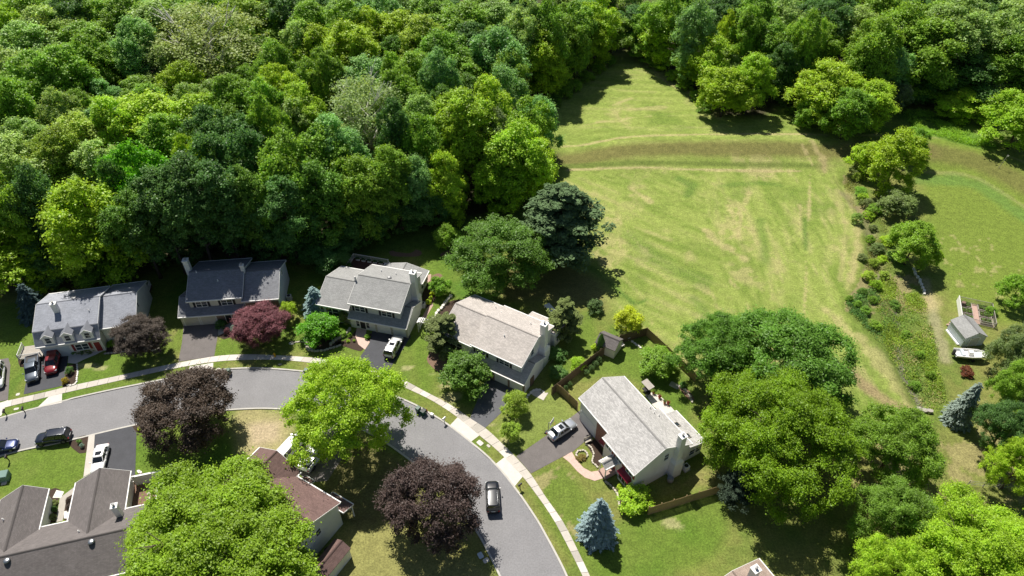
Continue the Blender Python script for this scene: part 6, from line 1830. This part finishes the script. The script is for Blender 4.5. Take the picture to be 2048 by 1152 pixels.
stones('stone_wall', [(1826, 536), (1836, 556), (1843, 570), (1848, 590)], 'pale broken stone row beside the upper ditch', 'stone_white', .7, 7, .3, jig=.15)
stones('stone_edging', z1([(555, 895), (560, 940), (545, 1040), (480, 1050)]), 'white stone edging of the driveway bed at the left', 'stone_white', .4, 8, .15)
stones('stone_edging', z1([(750, 820), (850, 812), (980, 795), (1100, 800), (1150, 780)]), 'stone edging under the grey-brown purple tree', 'stone', .45, 9, .15)
stones('stone_edging', z2([(940, 740), (1050, 735), (1070, 780), (1120, 800)]), 'short stone edging on the lawn right of the plum', 'stone', .45, 10, .15)
stones('stepping_stone_path', z47([(1200, 650), (1250, 590), (1310, 570), (1350, 600)]), 'pale stepping stones beside the beige-roofed garage', 'stone_white', .55, 11, .06)
stones('stepping_stone_path', z6([(985, 565), (975, 590), (975, 615), (975, 640), (970, 655)]), 'round stepping stones in the walled courtyard', 'stone', .75, 12, .05, jig=.02)
stones('stone_wall', z3([(215, 765), (270, 715), (330, 690), (365, 640)]), 'low grey wall beside the front steps of the grey-roofed house', 'concrete_old', .6, 13, .5, jig=.02)
stones('stone_edging', [(1262, 682), (1275, 690), (1284, 698)], 'pale stones at the far corner of the fenced lawn', 'stone_white', .45, 14, .2, jig=.15)
stones('stone_edging', z5([(770, 170), (810, 200), (840, 240), (850, 280)]), 'stones along the bed right of the patio', 'stone', .5, 15, .2, jig=.15)
stones('stone_edging', z6([(905, 470), (930, 480)]), 'pair of stones at the courtyard wall corner', 'stone_white', .5, 16, .3, jig=.1)
stones('log_edge', [(1832, 818), (1850, 822), (1864, 824)], 'pale log at the culvert end of the ditch', 'wood_grey', 1.0, 17, .3, cat='log')
# flower bed filling the stone ring
tree('bushp', 'flower_clump', (1163, 907), .5, 1.5, (0.20, 0.16, 0.03), 'rusty yellow flowers inside the stone ring', 'plant')
# things behind the houses
r = empty('garden_swing', g(1292, 786), math.radians(-60), 'dark garden swing seat behind the pale grey house', 'swing seat')
for x in (-.9, .9):
    mb = MB(); mb.tube([(x, -.6, 0), (x, 0, 1.9), (x, .6, 0)], [.04] * 3, 6); mb.build('leg', M['black'], r)
mb = MB(); mb.tube([(-.9, 0, 1.9), (.9, 0, 1.9)], [.04, .04], 6); mb.build('top_bar', M['black'], r)
mb = MB(); mb.hexa([(-.95, -.5, 1.95), (.95, -.5, 1.95), (.95, .6, 2.1), (-.95, .6, 2.1)], [(-.95, -.5, 1.98), (.95, -.5, 1.98), (.95, .6, 2.13), (-.95, .6, 2.13)]); mb.build('canopy', M['wood_grey'], r)
mb = MB(); mb.box(-.75, .75, -.3, .2, .45, .52); mb.box(-.75, .75, .2, .26, .5, 1.0); mb.build('seat', M['black'], r)
for k, (x, y, c) in enumerate(z5([(598, 215), (636, 245), (668, 278), (690, 285)])[i] + (0,) for i in range(4)):
    r = empty('flower_pot', g(x, y), 0, '%s potted plant on the curved patio, counted from the swing' % ('first', 'second', 'third', 'fourth')[k], 'flower pot', 'pots on the curved patio')
    mb = MB(); mb.lathe([(.16, .05), (.22, .4), (.24, .42), (.2, .41)], 12); mb.build('pot', M['terracotta'], r)
    rs = np.random.RandomState(k + 60)
    pos = np.stack([rs.normal(0, .14, 90), rs.normal(0, .14, 90), .5 + np.abs(rs.normal(0, .16, 90))], -1)
    o = link(bpy.data.objects.new('plant', leaf_mesh('pot_plant', pos, rs.normal(size=(90, 3)), np.full(90, .08), rs.uniform(.2, .9, 90), M['leaf'])), r); o['kind'] = 'stuff'; o.color = ((.10, .16, .03, 1), (.2, .05, .06, 1))[k % 2]
def bench(px, ang, label, mat='wood_grey', L=1.6, name='garden_bench'):
    r = empty(name, g(*px), math.radians(ang), label, 'bench')
    for k in range(4):
        mb = MB(); mb.box(-L / 2, L / 2, -.25 + k * .13, -.14 + k * .13, .42, .46); mb.build('slat', M[mat], r)
    for k in range(3):
        mb = MB(); mb.box(-L / 2, L / 2, .29, .32, .52 + k * .14, .63 + k * .14); mb.build('back_slat', M[mat], r)
    for x in (-L / 2 + .1, L / 2 - .1):
        mb = MB(); mb.box(x - .04, x + .04, -.25, -.18, 0, .42); mb.box(x - .04, x + .04, .24, .29, 0, .95); mb.build('leg', M[mat], r)
bench((1237, 697), 36, 'pale bench against the dark fence in the fenced garden', 'stone_white', 2.2)
bench((1176, 884), 28, 'stone-coloured bench beside the bend driveway', 'stone', 1.2)
for k, (x, y) in enumerate(((1217, 706), (1256, 680))):
    mb = MB(); mb.lathe([(.18, 0), (.12, .1), (.08, .45), (.3, .6), (.34, .66), (.25, .62)], 14); o = mb.build('garden_urn', M['stone_white'], None, True); o.location = (*g(x, y), .05); tag(o, ('white urn left of the pale bench', 'white urn right of the pale bench')[k], 'urn')
cover((1349, 771), 1.5, 1.0, -35, 'grey stone slab under the round tree on the fenced lawn', 'concrete_old', .08, 'stone_slab')
def ac_unit(px, ang, label, mat='white'):
    r = empty('air_conditioner', g(*px), math.radians(ang), label, 'air conditioner')
    mb = MB(); mb.box(-.38, .38, -.38, .38, .05, .85); mb.build('casing', M[mat], r)
    mb = MB(); mb.lathe([(.3, .852), (.3, .88), (.05, .9), (.02, .91)], 16); mb.build('fan_grille', M['black'], r)
    mb = MB(); mb.box(-.5, .5, -.5, .5, -.05, .05); mb.build('plinth', M['concrete_old'], r)
ac_unit((1371, 938), -59, 'white air conditioner beside the chimney of the pale grey house')
ac_unit((846, 613), -14, 'grey air conditioner behind the garage of the grey-roofed house', 'wall_grey')
ac_unit((579, 598), 6, 'air conditioner right of the dark-roofed house', 'wall_grey')
mb = MB(); mb.lathe([(.4, 0), (.46, .3), (.44, .75), (.38, .78), (.36, .6), (.02, .6)], 18); o = mb.build('planter_tub', M['steel_dull'], None, True); o.location = (*g(1340, 962), 0); tag(o, 'round grey tub beside the shaded gable wall', 'tub')
mb = MB(); mb.lathe([(.4, 0), (.46, .3), (.44, .75), (.38, .78), (.36, .6), (.02, .6)], 18); o = mb.build('planter_tub', M['black'], None, True); o.location = (*g(657, 1106), 0); tag(o, 'dark tub beside the white wall near the small shed', 'tub')
# table frame / trellis on the back lawn
r = empty('garden_table', g(1100, 622), math.radians(-60), 'pale green glass-topped table behind the beige-roofed house', 'table')
mb = MB(); mb.box(-1.2, 1.2, -.55, .55, .70, .74); mb.build('table_top', M['wall_sage'], r)
for x in (-1.1, 1.1):
    for y in (-.45, .45):
        mb = MB(); mb.box(x - .04, x + .04, y - .04, y + .04, 0, .7); mb.build('leg', M['white'], r)
# deck planters
for k in range(5):
    ang = math.radians(-14.5)
    lx, ly = -14.6 + k * 1.15, 15.0
    x, y = -18.43 + lx * math.cos(ang) - ly * math.sin(ang), 83.96 + lx * math.sin(ang) + ly * math.cos(ang)
    r = empty('deck_planter', (x, y, 1.0), ang, '%s white planter along the deck railing, from the left' % ('first', 'second', 'third', 'fourth', 'fifth')[k], 'planter', 'planters on the deck')
    mb = MB(); mb.box(-.35, .35, -.14, .14, 0, .3); mb.build('box', M['white'], r)
    rs = np.random.RandomState(k + 30)
    pos = np.stack([rs.uniform(-.4, .4, 120), rs.normal(0, .13, 120), .4 + np.abs(rs.normal(0, .14, 120))], -1)
    o = link(bpy.data.objects.new('plant', leaf_mesh('planter_plant', pos, rs.normal(size=(120, 3)), np.full(120, .09), rs.uniform(.2, .9, 120), M['leaf'])), r); o['kind'] = 'stuff'; o.color = (.05, .11, .03, 1)
# wire fence at the lower right
r = empty('wire_fence', g(1935, 970), 0, 'low post-and-wire fence at the right edge', 'fence')
o_ = g(1935, 970)
fp = [g(*p) for p in ((1935, 970), (1965, 974), (1998, 977), (2030, 979), (2060, 980))]
for p in fp:
    mb = MB(); mb.box(-.05, .05, -.05, .05, -.1, 1.1); o = mb.build('post', M['wood_grey'], r); o.location = (p[0] - o_[0], p[1] - o_[1], 0)
for zz in (.3, .65, 1.0):
    mb = MB(); mb.tube([(p[0] - o_[0], p[1] - o_[1], zz) for p in fp], [.02] * len(fp), 5); mb.build('wire', M['steel_dull'], r)
# patio furniture in the courtyard
for k, (x, y) in enumerate(z6([(865, 540), (885, 535)])):
    r = empty('garden_chair', g(x, y), .4 * k, '%s white chair in the walled courtyard' % ('left', 'right')[k], 'chair', 'courtyard chairs')
    mb = MB(); mb.box(-.25, .25, -.25, .25, .4, .45); mb.build('seat', M['white'], r)
    mb = MB(); mb.box(-.25, .25, .22, .27, .45, .95); mb.build('backrest', M['white'], r)
    for sx in (-.22, .22):
        for sy in (-.22, .22):
            mb = MB(); mb.box(sx - .025, sx + .025, sy - .025, sy + .025, 0, .4); mb.build('leg', M['white'], r)
# thin marker pole on the bank at the right
r = empty('marker_pole', (*g(1996, 338), 0), 0, 'thin leaning pole on the bank at the far right', 'pole')
x_, y_ = g(1996, 338, 1.0); r.location = (x_, y_, hz(x_, y_))
mb = MB(); mb.tube([(0, 0, -.1), (.6, 0, 3.2)], [.05, .04], 6); mb.build('shaft', M['wood_grey'], r)
mb = MB(); mb.box(.45, .85, -.02, .02, 2.9, 3.2); mb.build('tag_plate', M['white'], r)
